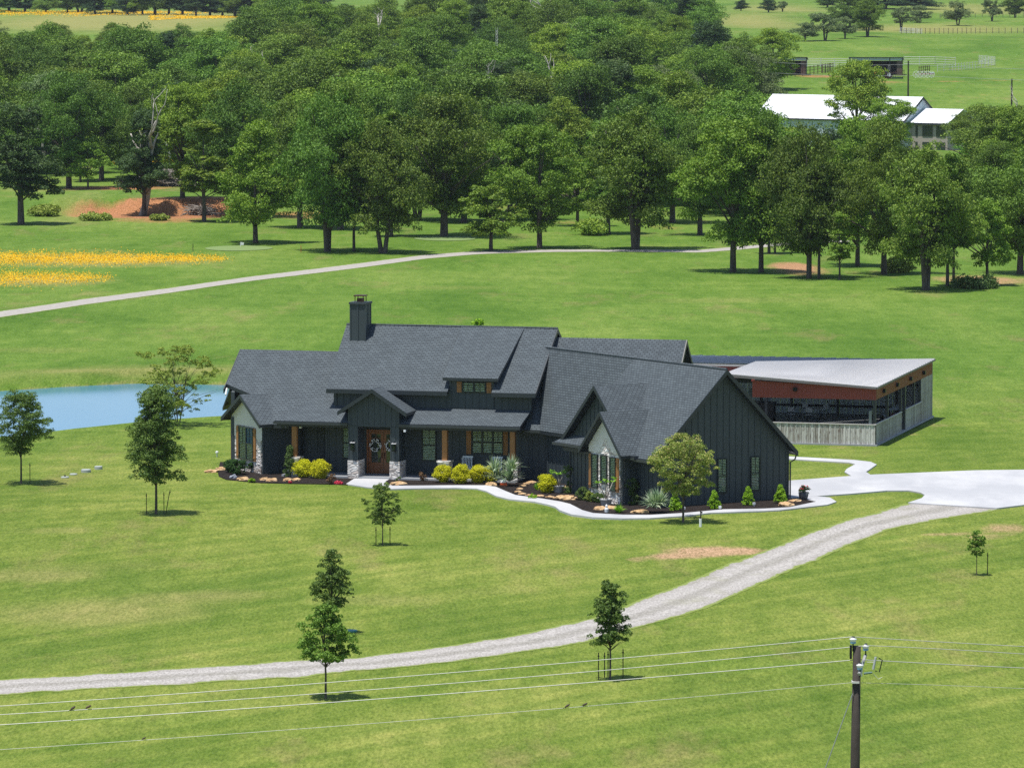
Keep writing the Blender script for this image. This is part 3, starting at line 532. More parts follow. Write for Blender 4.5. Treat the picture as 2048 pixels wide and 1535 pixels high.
# upper part painted brick in front of the stone by 2 cm
mb = MB(); P_ = lambda a, z: fL(a, -.02, z)
mb.prism([P_(-3.85, 2.62), P_(-3.05, 2.62), P_(su-1.0, 2.62), P_(0, 2.62), P_(0, 3.05), P_(su, 4.22), P_(-3.85, 3.05)], Vector(fL(0, .018, 0))-Vector(fL(0, 0, 0))); mb.build('brick_gable', BRICKW, house)
for a, b in ((-3.85, -3.15), (-.70, 0)): mb = MB(); mb.prism([P_(a, 1.95), P_(b, 1.95), P_(b, 2.62), P_(a, 2.62)], Vector(fL(0, .018, 0))-Vector(fL(0, 0, 0))); mb.build('brick_panel', BRICKW, house)
wall(fL, 'v', 0, [(0, 0), (2.4, 0), (2.4, 3.05), (0, 3.05)], out=1); wall(fL, 'v', -3.85, [(0, 0), (1.5, 0), (1.5, 3.05), (0, 3.05)], out=-1)
window(fL, 'u', -.02, -2.75, -1.06, .76, 2.52, cols=2, blue=(-1.88, -1.1, 1.66, 2.5)); shutter(fL, 'u', -.03, -3.12, -2.83, .70, 2.56); shutter(fL, 'u', -.03, -.98, -.72, .70, 2.56)
roof([[fL(-4.35, -.38, rs(-4.35)), fL(su, -.38, 4.40), fL(su, 2.6, 4.40), fL(-4.35, .9, rs(-4.35))], [fL(su, -.38, 4.40), fL(.5, -.38, rs(.5)), fL(.5, 1.15, rs(.5)), fL(-.4, 1.6, rs(-.4)), fL(su, 2.2, 4.40)]], .16)
mb = MB(); o_ = Vector(fL(0, -.05, 0))-Vector(fL(0, 0, 0))
for a in (-4.35, .5): mb.prism([fL(a, -.38, rs(a)+.02), fL(su, -.38, 4.42), fL(su, -.38, 4.20), fL(a, -.38, rs(a)-.2)], o_)
mb.build('rake_board', TRIM, house)
# small rear roof past the left gable end
roof([[(-9.85, 4.25, 4.5), (-10.6, 5.2, 3.3), (-10.6, 8.6, 3.3), (-9.85, 8.6, 4.5)]], .14)
mb = MB(); mb.tube([(-10.0, 4.5, 4.95), (-9.92, 3.75, 4.2)], .05, 6); mb.build('gutter', WHITE, house)
bx('porch_post', fA, (-10.38, -10.2, 6.0, 6.18, .1, 3.4), CEDAR)
# porch roofs
pz = lambda y: 3.17+.375*(y+.05)
roof([[(-5.8, -.05, pz(-.05)), (-1.45, -.05, pz(-.05)), (-1.45, 1.92, pz(1.92)), (-2.86, 1.92, pz(1.92)), (-2.90, 2.85, pz(2.85)), (-4.3, 2.85, pz(2.85))]], .12)
roof([[(1.45, -.05, pz(-.05)), (8.42, -.05, pz(-.05)), (8.56, 1.92, pz(1.92)), (1.45, 1.92, pz(1.92))]], .12)
mb = MB(); mb.box(fA, -5.7, -1.45, .1, .3, 2.86, 3.06); mb.box(fA, -5.7, -5.5, .3, 1.6, 2.86, 3.06); mb.build('porch_beam', TRIM, house)
mb = MB(); mb.box(fA, 1.45, 8.3, .1, .3, 2.86, 3.06); mb.box(fA, 8.1, 8.3, .3, 1.9, 2.86, 3.06); mb.build('porch_beam', TRIM, house)
for a, b in ((-5.82, -1.5), (1.5, 8.44)):
    mb = MB(); mb.box(fA, a, b, -.17, -.05, 3.0, 3.14); mb.build('gutter', GUT, house)
bx('porch_ceiling', fA, (-5.3, 8.1, .3, 1.9, 2.93, 2.97), TRIM)
bx('porch_floor', fA, (-5.4, 8.15, .0, 1.92, -.1, .15), CONCD); bx('porch_floor', fA, (-5.0, -3.4, 1.9, 3.0, -.1, .149), CONCD)
for x, y in ((-4.72, .35), (4.02, .35), (7.92, .35)):
    p = bx('porch_post', fA, (x-.14, x+.14, y-.14, y+.14, 1.1, 2.9), CEDAR)
    mb = MB(); mb.prism([(x-.34, y-.34, .1), (x+.34, y-.34, .1), (x+.34, y+.34, .1), (x-.34, y+.34, .1)], (0, 0, .98)); mb.box(fA, x-.39, x+.39, y-.39, y+.39, 1.06, 1.16); mb.build('stone_base', STONE, p)
# portico
piers = ((-1.49, -.93), (.95, 1.47))
for a, b in piers:
    st = MB(); st.box(fA, a-.03, b+.03, -.05, 1.22, 0, 1.05); s_ = st.build('stone_pier', STONE, house)
    bx('pier_siding', fA, (a, b, -.0, 1.2, 1.05, 2.98), SID)
    mb = MB()
    for x in (a+.03, (a+b)/2, b-.03): mb.box(fA, x-.025, x+.025, -.02, 0, 1.05, 2.98)
    mb.build('batten', SID, house)
wall(fA, 'u', 0, [(-1.49, 2.96), (1.47, 2.96), (1.47, 4.02), (0, 4.95), (-1.49, 4.02)], name='portico_gable', bat=.33)
bx('wall', fA, (-1.49, -1.3, .16, 1.9, 2.96, 4.0), SID); bx('wall', fA, (1.28, 1.47, .16, 1.9, 2.96, 4.0), SID)
pr_ = lambda x: 5.09-.65*abs(x)
roof([[(-2.0, -.38, pr_(2)), (0, -.38, 5.09), (0, 3.0, 5.09), (-2.0, 1.9, pr_(2))], [(0, -.38, 5.09), (2.0, -.38, pr_(2)), (2.0, 1.9, pr_(2)), (0, 3.0, 5.09)]], .15, 'portico_roof')
mb = MB()
for a in (-2.0, 2.0): mb.prism([(a, -.38, pr_(a)+.02), (0, -.38, 5.11), (0, -.38, 4.88), (a, -.38, pr_(a)-.21)], (0, -.05, 0))
mb.build('rake_board', TRIM, house)
bx('portico_step', fA, (-1.0, 1.0, -.05, .0, 0, .13), CONCD)
# doors
for k in (0, 1):
    x0, x1 = (-.86, -.01) if k == 0 else (.01, .86); mb = MB(); y = 1.88
    mb.box(fA, x0, x1, y, y+.05, .17, .78); mb.box(fA, x0, x0+.15, y, y+.05, .78, 2.5); mb.box(fA, x1-.15, x1, y, y+.05, .78, 2.5); mb.box(fA, x0+.15, x1-.15, y, y+.05, 2.38, 2.5)
    mb.box(fA, x0+.16, x1-.16, y-.02, y, .28, .66)
    d = mb.build('door', DOORW, house)
    bx('door_glass', fA, (x0+.15, x1-.15, y+.02, y+.03, .78, 2.38), mat('door_glass', lambda n, o: bsdf(n, o, (.03, .045, .035), .04, 0, 1)), d)
    mb = MB(); xh = x1-.07 if k == 0 else x0+.07; mb.tube([(xh, y-.05, 1.0), (xh, y-.05, 1.35)], .018, 6); mb.build('handle', BLACKM, d)
    mb = MB(); mb.box(fA, x0+.15, x1-.15, y+.005, y+.018, 2.13, 2.16); mb.box(fA, (x0+x1)/2-.012, (x0+x1)/2+.012, y+.005, y+.018, 2.16, 2.38); mb.build('muntin', DOORW, d)
mb = MB(); mb.box(fA, -.98, -.88, 1.84, 1.92, .15, 2.62); mb.box(fA, .88, .98, 1.84, 1.92, .15, 2.62); mb.box(fA, -.88, .88, 1.84, 1.92, 2.52, 2.62); mb.build('door_frame', DOORW, house)
for x in (-1.2, 1.2):
    mb = MB(); mb.box(fA, x-.11, x+.11, -.24, -.04, 2.02, 2.06); mb.box(fA, x-.09, x+.09, -.22, -.06, 1.62, 1.66); mb.box(fA, x-.02, x+.02, -.14, -.0, 2.06, 2.16)
    for i in (-1, 1):
        for j in (-.22, -.07): mb.box(fA, x+i*.09-.01, x+i*.09+.01, j, j+.015, 1.64, 2.04)
    l_ = mb.build('wall_lantern', BLACKM, house); bx('lantern_glass', fA, (x-.08, x+.08, -.205, -.075, 1.66, 2.02), GLASS, l_); bx('lantern_top', fA, (x-.13, x+.13, -.26, -.03, 2.055, 2.075), WHITE, l_)
window(fA, 'u', 1.89, 2.3, 3.02, 1.0, 2.66); window(fA, 'u', 1.89, -2.35, -1.62, 1.0, 2.66)
for i in range(3): window(fA, 'u', 1.89, 5.2+i*.6, 5.7+i*.6, 1.48, 2.67)
shutter(fA, 'u', 1.89, 4.82, 5.1, 1.38, 2.70); shutter(fA, 'u', 1.89, 6.94, 7.22, 1.38, 2.70)
for x, y in ((-4.4, .4), (1.85, -.18)): bx('flood_light', fA, (x-.06, x+.06, y-.07, y+.06, 2.74, 2.86), WHITE)
# right wing of the main body
rz_ = lambda y: 7.65-.97*(6.35-y)
roof([[(8.3, 1.42, rz_(1.42)), (10.1, 1.42, rz_(1.42)), (16.35, 3.6, rz_(3.6)), (16.35, 6.35, 7.65), (8.3, 6.35, 7.65)], [(8.3, 6.35, 7.65), (16.35, 6.35, 7.65), (16.35, 11.2, 2.95), (8.3, 11.2, 2.95)]])
wall(fA, 'v', 16.0, [(3.4, 2.8), (10.8, 2.8), (10.8, 3.2), (6.35, 7.4), (3.4, 4.6)], out=1)
mb = MB(); mb.prism([(16.36, 11.2, 2.97), (16.36, 6.35, 7.67), (16.36, 6.35, 7.40), (16.36, 11.2, 2.70)], (.05, 0, 0)); mb.prism([(16.36, 3.6, rz_(3.6)+.02), (16.36, 6.35, 7.67), (16.36, 6.35, 7.40), (16.36, 3.6, rz_(3.6)-.25)], (.05, 0, 0)); mb.build('rake_board', TRIM, house)
# angled garage wing (frame FG)
rd = (7.18-2.62)/4.6
gz = lambda v: 7.18-rd*abs(v+4.33)
wall(fG, 'v', 0, [(-8.45, 0), (0, 0), (0, 2.9), (-4.33, 7.0), (-8.45, 2.9)], out=1, bat=.405, holes=[(-4.52, -4.1, .62, 2.4), (-2.42, -1.95, .62, 2.4)], name='gable_wall')
bx('wall', fG, (-8.3, -.2, -8.3, -.02, 0, 2.8), SID); bx('wall', fG, (-14.0, -8.3, -6.0, -.02, 0, 2.8), SID)
window(fG, 'v', .02, -4.60, -4.10, .66, 2.38, out=1); window(fG, 'v', .02, -2.46, -1.96, .66, 2.38, out=1)
roof([[fG(-8.4, -8.95, gz(-8.95)), fG(.42, -8.95, gz(-8.95)), fG(.42, -4.33, 7.18), fG(-8.4, -4.33, 7.18)], [fG(-17.6, -4.33, 7.18), fG(.42, -4.33, 7.18), fG(.42, .30, gz(.30)), fG(-13.0, .30, gz(.30))],
      [fG(-14.45, -6.62, 2.87), fG(-8.4, -6.62, 2.87), fG(-8.4, -4.33, 7.18), fG(-17.6, -4.33, 7.18)]])
mb = MB(); mb.tube([fG(-17.6, -4.33, 7.20), fG(.42, -4.33, 7.20)], .07, 6); mb.build('ridge_cap', SHG, house)
o_ = Vector(fG(.05, 0, 0))-Vector(fG(0, 0, 0)); mb = MB()
for v in (-8.95, .30): mb.prism([fG(.42, v, gz(v)+.02), fG(.42, -4.33, 7.20), fG(.42, -4.33, 6.92), fG(.42, v, gz(v)-.24)], o_)
mb.prism([fG(.0, -8.45, 2.60), fG(.0, -8.95, 2.42), fG(.0, -8.45, 2.90)], o_*7); mb.prism([fG(.0, 0, 2.60), fG(.0, .30, 2.42), fG(.0, 0, 2.90)], o_*7)
mb.build('rake_board', TRIM, house)
wall(fG, 'u', -6.2, [(-14.35, 0), (-8.2, 0), (-8.2, 2.8), (-14.35, 2.8)])
wall(fG, 'u', -8.45, [(-8.3, 0), (-5.0, 0), (-5.0, 3.0), (-8.3, 3.0)], bat=.38); wall(fG, 'v', -8.3, [(-8.45, 0), (-6.2, 0), (-6.2, 3.0), (-8.45, 3.0)], out=-1)
wall(fG, 'u', -8.45, [(-2.1, 0), (0, 0), (0, 2.75), (-2.1, 2.75)], bat=.38)
# big gable on the garage's long side
bu = -5.52; bg_ = lambda u: 6.10-abs(u-bu)*.955
wall(fG, 'u', -8.46, [(-8.4, 3.0), (-2.7, 3.0), (-2.7, 3.3), (bu, 5.88), (-8.4, 3.1)], name='gable_wall', bat=.38)
roof([[fG(-8.98, -8.85, bg_(-8.98)), fG(bu, -8.85, 6.10), fG(bu, -5.2, 6.10), fG(-8.98, -6.3, bg_(-8.98))], [fG(bu, -8.85, 6.10), fG(-2.2, -8.85, bg_(-2.2)), fG(-2.2, -8.6, bg_(-2.2)), fG(bu, -5.2, 6.10)]], .16)
o_ = Vector(fG(0, -.05, 0))-Vector(fG(0, 0, 0)); mb = MB()
for a in (-8.98, -2.2): mb.prism([fG(a, -8.85, bg_(a)+.02), fG(bu, -8.85, 6.12), fG(bu, -8.85, 5.88), fG(a, -8.85, bg_(a)-.22)], o_)
mb.build('rake_board', TRIM, house)
roof([[fG(-9.1, -9.1, 2.82), fG(-5.3, -9.1, 2.82), fG(-5.3, -8.45, 3.25), fG(-8.5, -8.45, 3.25)], [fG(-9.1, -9.1, 2.82), fG(-8.5, -8.45, 3.25), fG(-8.5, -7.6, 3.25), fG(-9.1, -7.6, 2.82)]], .10)
# small stone gable
sg = -3.52; sz = lambda u: 4.90-abs(u-sg)*1.06
wall(fG, 'u', -9.4, [(-5.17, 0), (-1.95, 0), (-1.95, 3.0), (sg, 4.68), (-5.17, 3.0)], m=STONE, bat=0, name='stone_wall')
mb = MB(); P_ = lambda a, z: fG(a, -9.42, z); o_ = Vector(fG(0, .018, 0))-Vector(fG(0, 0, 0))
mb.prism([P_(-5.17, 2.66), P_(-4.15, 2.66), P_(sg, 3.5), P_(-3.1, 2.95), P_(-1.95, 2.66), P_(-1.95, 3.0), P_(sg, 4.68), P_(-5.17, 3.0)], o_); mb.build('brick_gable', BRICKW, house)
wall(fG, 'v', -1.95, [(-9.4, 0), (-8.45, 0), (-8.45, 2.9), (-9.4, 2.9)], out=1); wall(fG, 'v', -5.17, [(-9.4, 0), (-8.45, 0), (-8.45, 2.9), (-9.4, 2.9)], out=-1)
roof([[fG(-5.58, -9.78, sz(-5.58)), fG(sg, -9.78, 4.90), fG(sg, -6.6, 4.90), fG(-5.58, -8.5, sz(-5.58))], [fG(sg, -9.78, 4.90), fG(-1.46, -9.78, sz(-1.46)), fG(-1.46, -8.6, sz(-1.46)), fG(sg, -6.6, 4.90)]], .15)
o_ = Vector(fG(0, -.05, 0))-Vector(fG(0, 0, 0)); mb = MB()
for a in (-5.58, -1.46): mb.prism([fG(a, -9.78, sz(a)+.02), fG(sg, -9.78, 4.92), fG(sg, -9.78, 4.70), fG(a, -9.78, sz(a)-.2)], o_)
mb.build('rake_board', TRIM, house)
window(fG, 'u', -9.42, -4.80, -4.30, .79, 2.50, grid_=False); window(fG, 'u', -9.42, -3.90, -3.40, 1.10, 2.52, grid_=False); window(fG, 'u', -9.42, -3.02, -2.55, .77, 2.48, grid_=False)
shutter(fG, 'u', -9.42, -5.12, -4.88, .72, 2.54); shutter(fG, 'u', -9.42, -2.48, -2.2, .70, 2.52)
# gutters and downspouts of the garage wing
mb = MB(); mb.box(fG, -1.4, .40, -9.08, -8.95, 2.42, 2.56); mb.build('gutter', GUT, house); mb = MB(); mb.box(fG, -9.15, -5.6, -9.22, -9.1, 2.68, 2.82); mb.build('gutter', GUT, house)
mb = MB(); mb.box(fG, -1.5, -1.1, -9.2, -8.9, 2.50, 2.72); mb.build('gutter', GUT, house)
mb = MB(); mb.box(fA, 8.35, 10.05, 1.30, 1.42, 2.72, 2.86); mb.build('gutter', GUT, house)
for q in ([fG(-8.5, -9.1, 2.7), fG(-8.4, -8.7, 2.45), fG(-8.4, -8.52, 2.3), fG(-8.4, -8.52, .1)], [fG(.2, .38, 2.45), fG(.15, .30, 2.15), fG(.08, .05, 2.0), fG(.08, .05, .1)], [(8.25, -.1, 3.0), (8.25, .3, 2.7), (8.25, .3, .1)]):
    mb = MB(); mb.tube(q, .045, 6); mb.build('downspout', TRIM, house)
# wreaths hang on the doors: things of their own
def wreath(x, lab):
    c = FA.w(x, 1.80, 1.75); t = thing('wreath', lab, 'wreath', c, HA, 'wreaths on the front doors')
    mb = MB(); mb.tube([(math.cos(a)*.27, .02, math.sin(a)*.27) for a in np.linspace(0, 2*math.pi, 17)], .06, 6, cap=False); mb.build('ring', plain('wreath_green', (.02, .035, .02), .9, var=.5, sc=12), t)
    mb = MB()
    for i in range(46):
        a = random.random()*6.28; r = .27+random.uniform(-.08, .08); q = (r*math.cos(a), -.045+random.uniform(-.02, .02), r*math.sin(a)); s = random.uniform(.018, .034); mb.box(lambda X, Y, Z: (q[0]+X, q[1]+Y, q[2]+Z), -s, s, -s, s, -s, s)
    mb.build('blossoms', WHITE, t)
wreath(-.44, 'white cotton wreath on the left leaf of the brown front door, fully in view'); wreath(.44, 'white cotton wreath on the right door leaf, half hidden by the entry pier')
# ------------------------------------------------------------------ trees
def leaves_np(C, Rr, nleaf, ls, rng, up=.25, flat=.75):
    """leaf quads on the shells of clumps C (n,3) with radii Rr"""
    k = rng.choice(len(C), nleaf, p=(Rr**2)/np.sum(Rr**2)); d = rng.normal(size=(nleaf, 3)); d /= np.linalg.norm(d, axis=1)[:, None]
    d[:, 2] = np.where(d[:, 2] < -.35, -d[:, 2]*.6, d[:, 2])
    rr = Rr[k]*(.55+.5*rng.random(nleaf)**.6)
    p = C[k]+d*rr[:, None]*np.array([1, 1, flat])
    nrm = d*.7+rng.normal(size=(nleaf, 3))*.55+np.array([0, 0, up]); nrm /= np.linalg.norm(nrm, axis=1)[:, None]
    a = np.cross(nrm, rng.normal(size=(nleaf, 3))); a /= np.linalg.norm(a, axis=1)[:, None]; b = np.cross(nrm, a)
    s = ls*(.6+.8*rng.random(nleaf)); a *= s[:, None]; b *= (s*.62)[:, None]
    v = np.stack([p-a, p-b*.9+a*.1, p+a, p+b*.9-a*.1], 1).reshape(-1, 3); f = np.arange(nleaf*4).reshape(-1, 4)
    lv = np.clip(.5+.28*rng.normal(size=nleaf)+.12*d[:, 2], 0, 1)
    return v, f, lv
def clumps(H, Wd, zb, n, rng, shape='round', r0=.2, wob=1):
    """clump centres filling a crown from height zb to H, width Wd"""
    P = []; 
    while len(P) < n:
        t = rng.random(); a = rng.random()*6.283; q = rng.random()**.38
        if shape == 'round': w = math.sqrt(max(0, 1-(2*t-1)**2))*.92+.08
        elif shape == 'dome': w = math.sqrt(max(0, 1-t**2.4)) * (.72+.28*min(1, t*3))
        elif shape == 'egg': w = (1-t)**.62*min(1, .35+t*3.2)*1.08
        elif shape == 'cone': w = (1-t)**.8*min(1, .7+t*5)
        elif shape == 'spire': w = (1-t)**.75*min(1, .6+t*5)
        else: w = 1
        w *= 1 if wob == 0 else 1+.28*math.sin(a*3+t*5+rng.random()*.6)+.14*math.sin(a*5-t*9)
        P.append((math.cos(a)*q*w*Wd/2, math.sin(a)*q*w*Wd/2, zb+(H-zb)*t))
    C = np.array(P); rr = r0*(.6+.8*rng.random(n)); return C, rr
PROTO = {}
def trunk_mesh(name, H, zb, C, rt, rng, m, fork=0, nb=14, lean=(0, 0)):
    mb = MB(); top = zb+(H-zb)*.62
    def stem(x0, y0, x1, y1, r, zt):
        pts = [(x0+(x1-x0)*t+math.sin(t*5+r*9)*.04*H*.3*t, y0+(y1-y0)*t, -.3+(zt+.3)*t) for t in (0, .06, .2, .4, .6, .8, 1)]
        mb.tube(pts, [r*1.5, r*1.12, r, r*.85, r*.7, r*.5, r*.25], 8); return pts
    stems = []
    if fork: 
        for i in range(fork): a = i*6.28/fork+.4; stems.append(stem(math.cos(a)*rt*.5, math.sin(a)*rt*.3, math.cos(a)*H*.16+lean[0], math.sin(a)*H*.1, rt*.75, top))
    else: stems.append(stem(0, 0, lean[0], lean[1], rt, top))
    idx = rng.choice(len(C), min(nb, len(C)), replace=False)
    for i in idx:
        st = stems[i % len(stems)]; c = C[i]; zs_ = min(top*.96, max(zb*.95, (zb+c[2])*.42)); kk = max(1, min(6, next(j_ for j_ in range(1, 7) if st[j_][2] >= zs_ or j_ == 6))); a_, b_ = Vector(st[kk-1]), Vector(st[kk]); p = a_.lerp(b_, max(0, min(1, (zs_-a_.z)/max(1e-3, b_.z-a_.z)))); q = Vector(c); mid = p.lerp(q, .5)+Vector((0, 0, .06*H*.3))
        mb.tube([p, mid, q], [rt*.38, rt*.24, rt*.08], 5)
    me_o = mb.build(name, m, None, True, uv=False); me = me_o.data; bpy.data.objects.remove(me_o); return me
def boughs(C, rr, k, rng, q=.46):
    """split every bough into k small twigs clumps sitting on its shell"""
    n = len(C); d = rng.normal(size=(n*k, 3)); d /= np.linalg.norm(d, axis=1)[:, None]; d[:, 2] = np.where(d[:, 2] < -.2, -d[:, 2], d[:, 2]); R0 = np.repeat(rr, k)
    P = np.repeat(C, k, 0)+d*(R0*(.45+.65*rng.random(n*k)))[:, None]*np.array([1.08, 1.08, .95]); return P, R0*q*(.6+.7*rng.random(n*k))
def tree_proto(key, H, Wd, zb, ncl, nleaf, ls, lm, shape='round', rc=.9, rt=.3, bark=BARK, seed=0, fork=0, flat=.75, up=.25, nb=14, lean=(0, 0), tw=9):
    rng = np.random.default_rng(seed+1000); C, rr = clumps(H-rc*.9, Wd-rc*1.3, zb+rc*.5, ncl, rng, shape, rc)
    if tw: C, rr = boughs(C, rr, tw, rng)
    v, f, lv = leaves_np(C, rr, nleaf, ls, rng, up, flat); me = fastmesh(key+'_crown', v, f, lv); me.materials.append(lm)
    tm = trunk_mesh(key+'_trunk', H, zb, C, rt, rng, bark, fork, nb, lean); PROTO[key] = (me, tm, H, Wd)
def tree(name, key, loc, label, cat='tree', group=None, scale=1, rz=None, sxy=None):
    me, tm, H, Wd = PROTO[key]; t = thing(name, label, cat, loc, rz if rz is not None else random.random()*6.28, group)
    t.scale = (scale*(sxy or 1), scale*(sxy or 1), scale); link('crown', me, t); link('trunk', tm, t); return t
def px2h(p, topy, basey): return (basey-topy)*p.y/F/math.cos(PIT)
OAKK = []
for i in range(6): tree_proto('oak%d' % i, 13.5, 13.0, 1.2, 44, 48000, .13, LOAK, 'dome' if i % 2 else 'round', 1.9, .42, seed=i, fork=2 if i in (1, 4) else 0, tw=16)
for i in range(4): tree_proto('elm%d' % i, 13.5, 11, 1.2, 42, 40000, .125, LELM, 'egg' if i == 1 else 'round', 1.6, .30, seed=20+i, tw=14)
for i in range(2): tree_proto('sage%d' % i, 13, 12, 1.2, 42, 42000, .12, LSAGE, 'round', 1.7, .36, seed=80+i, tw=14)
tree_proto('thick0', 3.2, 5.5, .0, 16, 9000, .11, LOAK, 'dome', 1.0, .08, seed=91)
tree_proto('cedar0', 10, 6.5, .3, 40, 24000, .11, LCED, 'cone', 1.1, .28, seed=31); tree_proto('cedar1', 9, 7.5, .2, 36, 24000, .11, LCED, 'egg', 1.3, .28, seed=32)
tree_proto('mesq0', 6, 8, 1.2, 20, 11000, .11, LGREY, 'dome', 1.1, .2, seed=41, fork=3); tree_proto('mesq1', 6, 7, .8, 22, 12000, .11, LGREY, 'dome', 1.1, .2, seed=42, fork=2)
tree_proto('lime0', 9, 9, .5, 32, 22000, .13, LLIME, 'dome', 1.5, .2, seed=51)
tree_proto('thin0', 13, 5.4, 2.6, 20, 13000, .12, LELM, 'egg', 1.0, .17, seed=61); tree_proto('thin1', 12, 6.0, 2.8, 20, 14000, .12, LOAK, 'egg', 1.1, .16, seed=62)
tree_proto('small0', 6.5, 6.5, .9, 22, 15000, .10, LELM, 'round', .95, .16, seed=63); tree_proto('dark0', 13.5, 8.5, 2.0, 34, 30000, .125, LDOAK, 'egg', 1.35, .32, seed=64)
# dead tree proto
def dead_mesh(key, H, seed, ivy=False):
    rng = random.Random(seed); mb = MB()
    def br(p, d, l, r, n):
        pts = [p]; q = p
        for i in range(4): d = (d+Vector((rng.uniform(-.3, .3), rng.uniform(-.3, .3), rng.uniform(-.08, .2)))).normalized(); q = q+d*l/4; pts.append(q)
        mb.tube(pts, [r*(1-.17*i) for i in range(5)], 6)
        if n: 
            for k in range(2 if n < 3 else 3): a = rng.choice(pts[2:]); br(a, (d+Vector((rng.uniform(-1, 1), rng.uniform(-1, 1), rng.uniform(-.1, .7)))).normalized(), l*rng.uniform(.45, .7), r*.5, n-1)
    br(Vector((0, 0, -.2)), Vector((0, 0, 1)), H*.62, H*.038, 3); o = mb.build(key, DEADW, None, True, uv=False); me = o.data; bpy.data.objects.remove(o); return me
DM = [dead_mesh('dead%d' % i, 10, 90+i) for i in range(4)]
def dead(px, py, hpx, label, k=0, base=None, rz=0):
    p = base or G(px, py); t = thing('dead_tree', label, 'dead tree', p, rz, 'dead trees in the wood'); s = hpx*p.y/F/13; t.scale = (s, s, s); link('trunk', DM[k], t)
# edge trees measured one by one: px, py (trunk foot), top px row, crown width px, proto, label
EDGE = [(42, 449, 215, 150, 'dark0', 'dark leafy tree with a bare dark trunk alone at the left edge of the meadow', 'oak_tree'),
 (138, 377, 150, 150, 'oak0', 'ivy-thick trunk tree standing behind the leftmost meadow tree', 'oak_tree'), (161, 364, 190, 70, 'thin1', 'slim tree just right of the ivy-thick tree in the left clearing', 'tree'),
 (176, 379, 285, 75, 'small0', 'small pale green tree in front of the red soil strip in the left clearing', 'small_tree'), (203, 361, 170, 130, 'oak3', 'grey-barked spreading tree at the back of the left clearing', 'oak_tree'),
 (288, 432, 225, 100, 'dark0', 'ivy-clad oak on the bare red creek bank beneath bleached dead limbs', 'oak_tree'), (408, 443, 235, 120, 'thin0', 'slender light-trunked tree at the right end of the red creek bank', 'elm_tree'), (365, 396, 170, 150, 'elm0', 'bushy green tree behind the brush pile', 'elm_tree'),
 (511, 486, 250, 165, 'elm1', 'bright crowned tree with low boughs behind the putting green flag', 'elm_tree'), (472, 425, 160, 170, 'oak2', 'broad oak behind the creek bank, left of the low-boughed tree', 'oak_tree'),
 (655, 503, 195, 175, 'oak4', 'big oak with a split dark trunk at the right of the putting green', 'oak_tree'), (681, 459, 170, 150, 'oak0', 'oak with slanting trunk just behind the split-trunk oak', 'oak_tree'), (708, 502, 245, 90, 'thin1', 'thin-stemmed tree between the split-trunk oak and the thick blue-grey trunk', 'tree'),
 (766, 506, 235, 165, 'oak1', 'oak with the thick blue-grey trunk at the top of the gravel lane', 'oak_tree'), (783, 473, 215, 100, 'thin0', 'narrow tree peeping out behind the thick blue-grey trunk', 'tree'),
 (888, 473, 195, 200, 'oak0', 'wide oak with a straight dark trunk behind the second putting green', 'oak_tree'), (928, 445, 190, 160, 'oak2', 'oak standing back in shade behind the second putting green', 'oak_tree'),
 (982, 502, 372, 150, 'small0', 'low young tree with a short trunk touching the gravel lane', 'young_tree'), (1079, 497, 240, 165, 'elm2', 'tall elm with a straight brown trunk in the middle of the lane edge', 'elm_tree'),
 (1155, 452, 320, 120, 'small0', 'leaning bushy tree by the shaded creek, left of the large forked oak', 'small_tree'), (1217, 468, 235, 130, 'thin1', 'dark trunked tree close behind the large forked oak', 'tree'),
 (1271, 499, 212, 205, 'oak1', 'large lone oak with a forked flaring trunk above the gravel lane', 'oak_tree'), (1466, 544, 240, 190, 'elm0', 'pale grey-green tree with a leaning trunk, first of the right grove', 'elm_tree'),
 (1522, 544, 235, 130, 'oak3', 'oak with a stout black trunk, second of the right grove', 'oak_tree'), (1538, 507, 330, 80, 'thin0', 'left one of two thin stems beyond the lane in the right grove', 'tree'), (1550, 507, 335, 70, 'thin1', 'right one of two thin stems beyond the lane in the right grove', 'tree'),
 (1618, 556, 255, 165, 'oak4', 'dark oak with forked stems at the centre of the right grove', 'oak_tree'), (1638, 557, 330, 100, 'thin1', 'tree with grey leafless lower twigs beside the dark forked oak', 'tree'), (1679, 560, 420, 55, 'thin0', 'tiny slim sapling at the front of the right grove', 'sapling'),
 (1715, 532, 245, 150, 'elm1', 'thick-footed tree behind the slim sapling of the right grove', 'elm_tree'), (1768, 549, 250, 150, 'oak0', 'straight oak on the bare creek ground of the right grove', 'oak_tree'),
 (1852, 580, 285, 190, 'oak1', 'foremost oak of the right grove with a pale double trunk', 'oak_tree'), (1895, 572, 300, 90, 'thin0', 'slim tree right of the pale double trunk', 'tree'), (1907, 566, 310, 90, 'thin1', 'second slim tree right of the pale double trunk, a little farther back', 'tree'),
 (1974, 571, 400, 115, 'small0', 'small open tree on the grass near the right picture edge', 'small_tree'), (2040, 548, 300, 170, 'oak2', 'dense oak cut by the right picture edge', 'oak_tree'), (1990, 470, 290, 120, 'oak3', 'oak behind the small open tree near the right edge', 'oak_tree'),
 (600, 455, 210, 160, 'oak3', 'oak set back between the low-boughed tree and the split-trunk oak', 'oak_tree'), (835, 440, 180, 150, 'oak4', 'oak set back in shade between the blue-grey trunk and the straight dark trunk', 'oak_tree'), (1020, 440, 215, 150, 'oak0', 'oak set back behind the low young tree', 'oak_tree'), (1345, 445, 220, 160, 'oak2', 'oak set back just right of the large forked oak', 'oak_tree'), (1400, 470, 245, 140, 'oak0', 'dark oak between the forked oak and the right grove, behind the lane', 'oak_tree')]
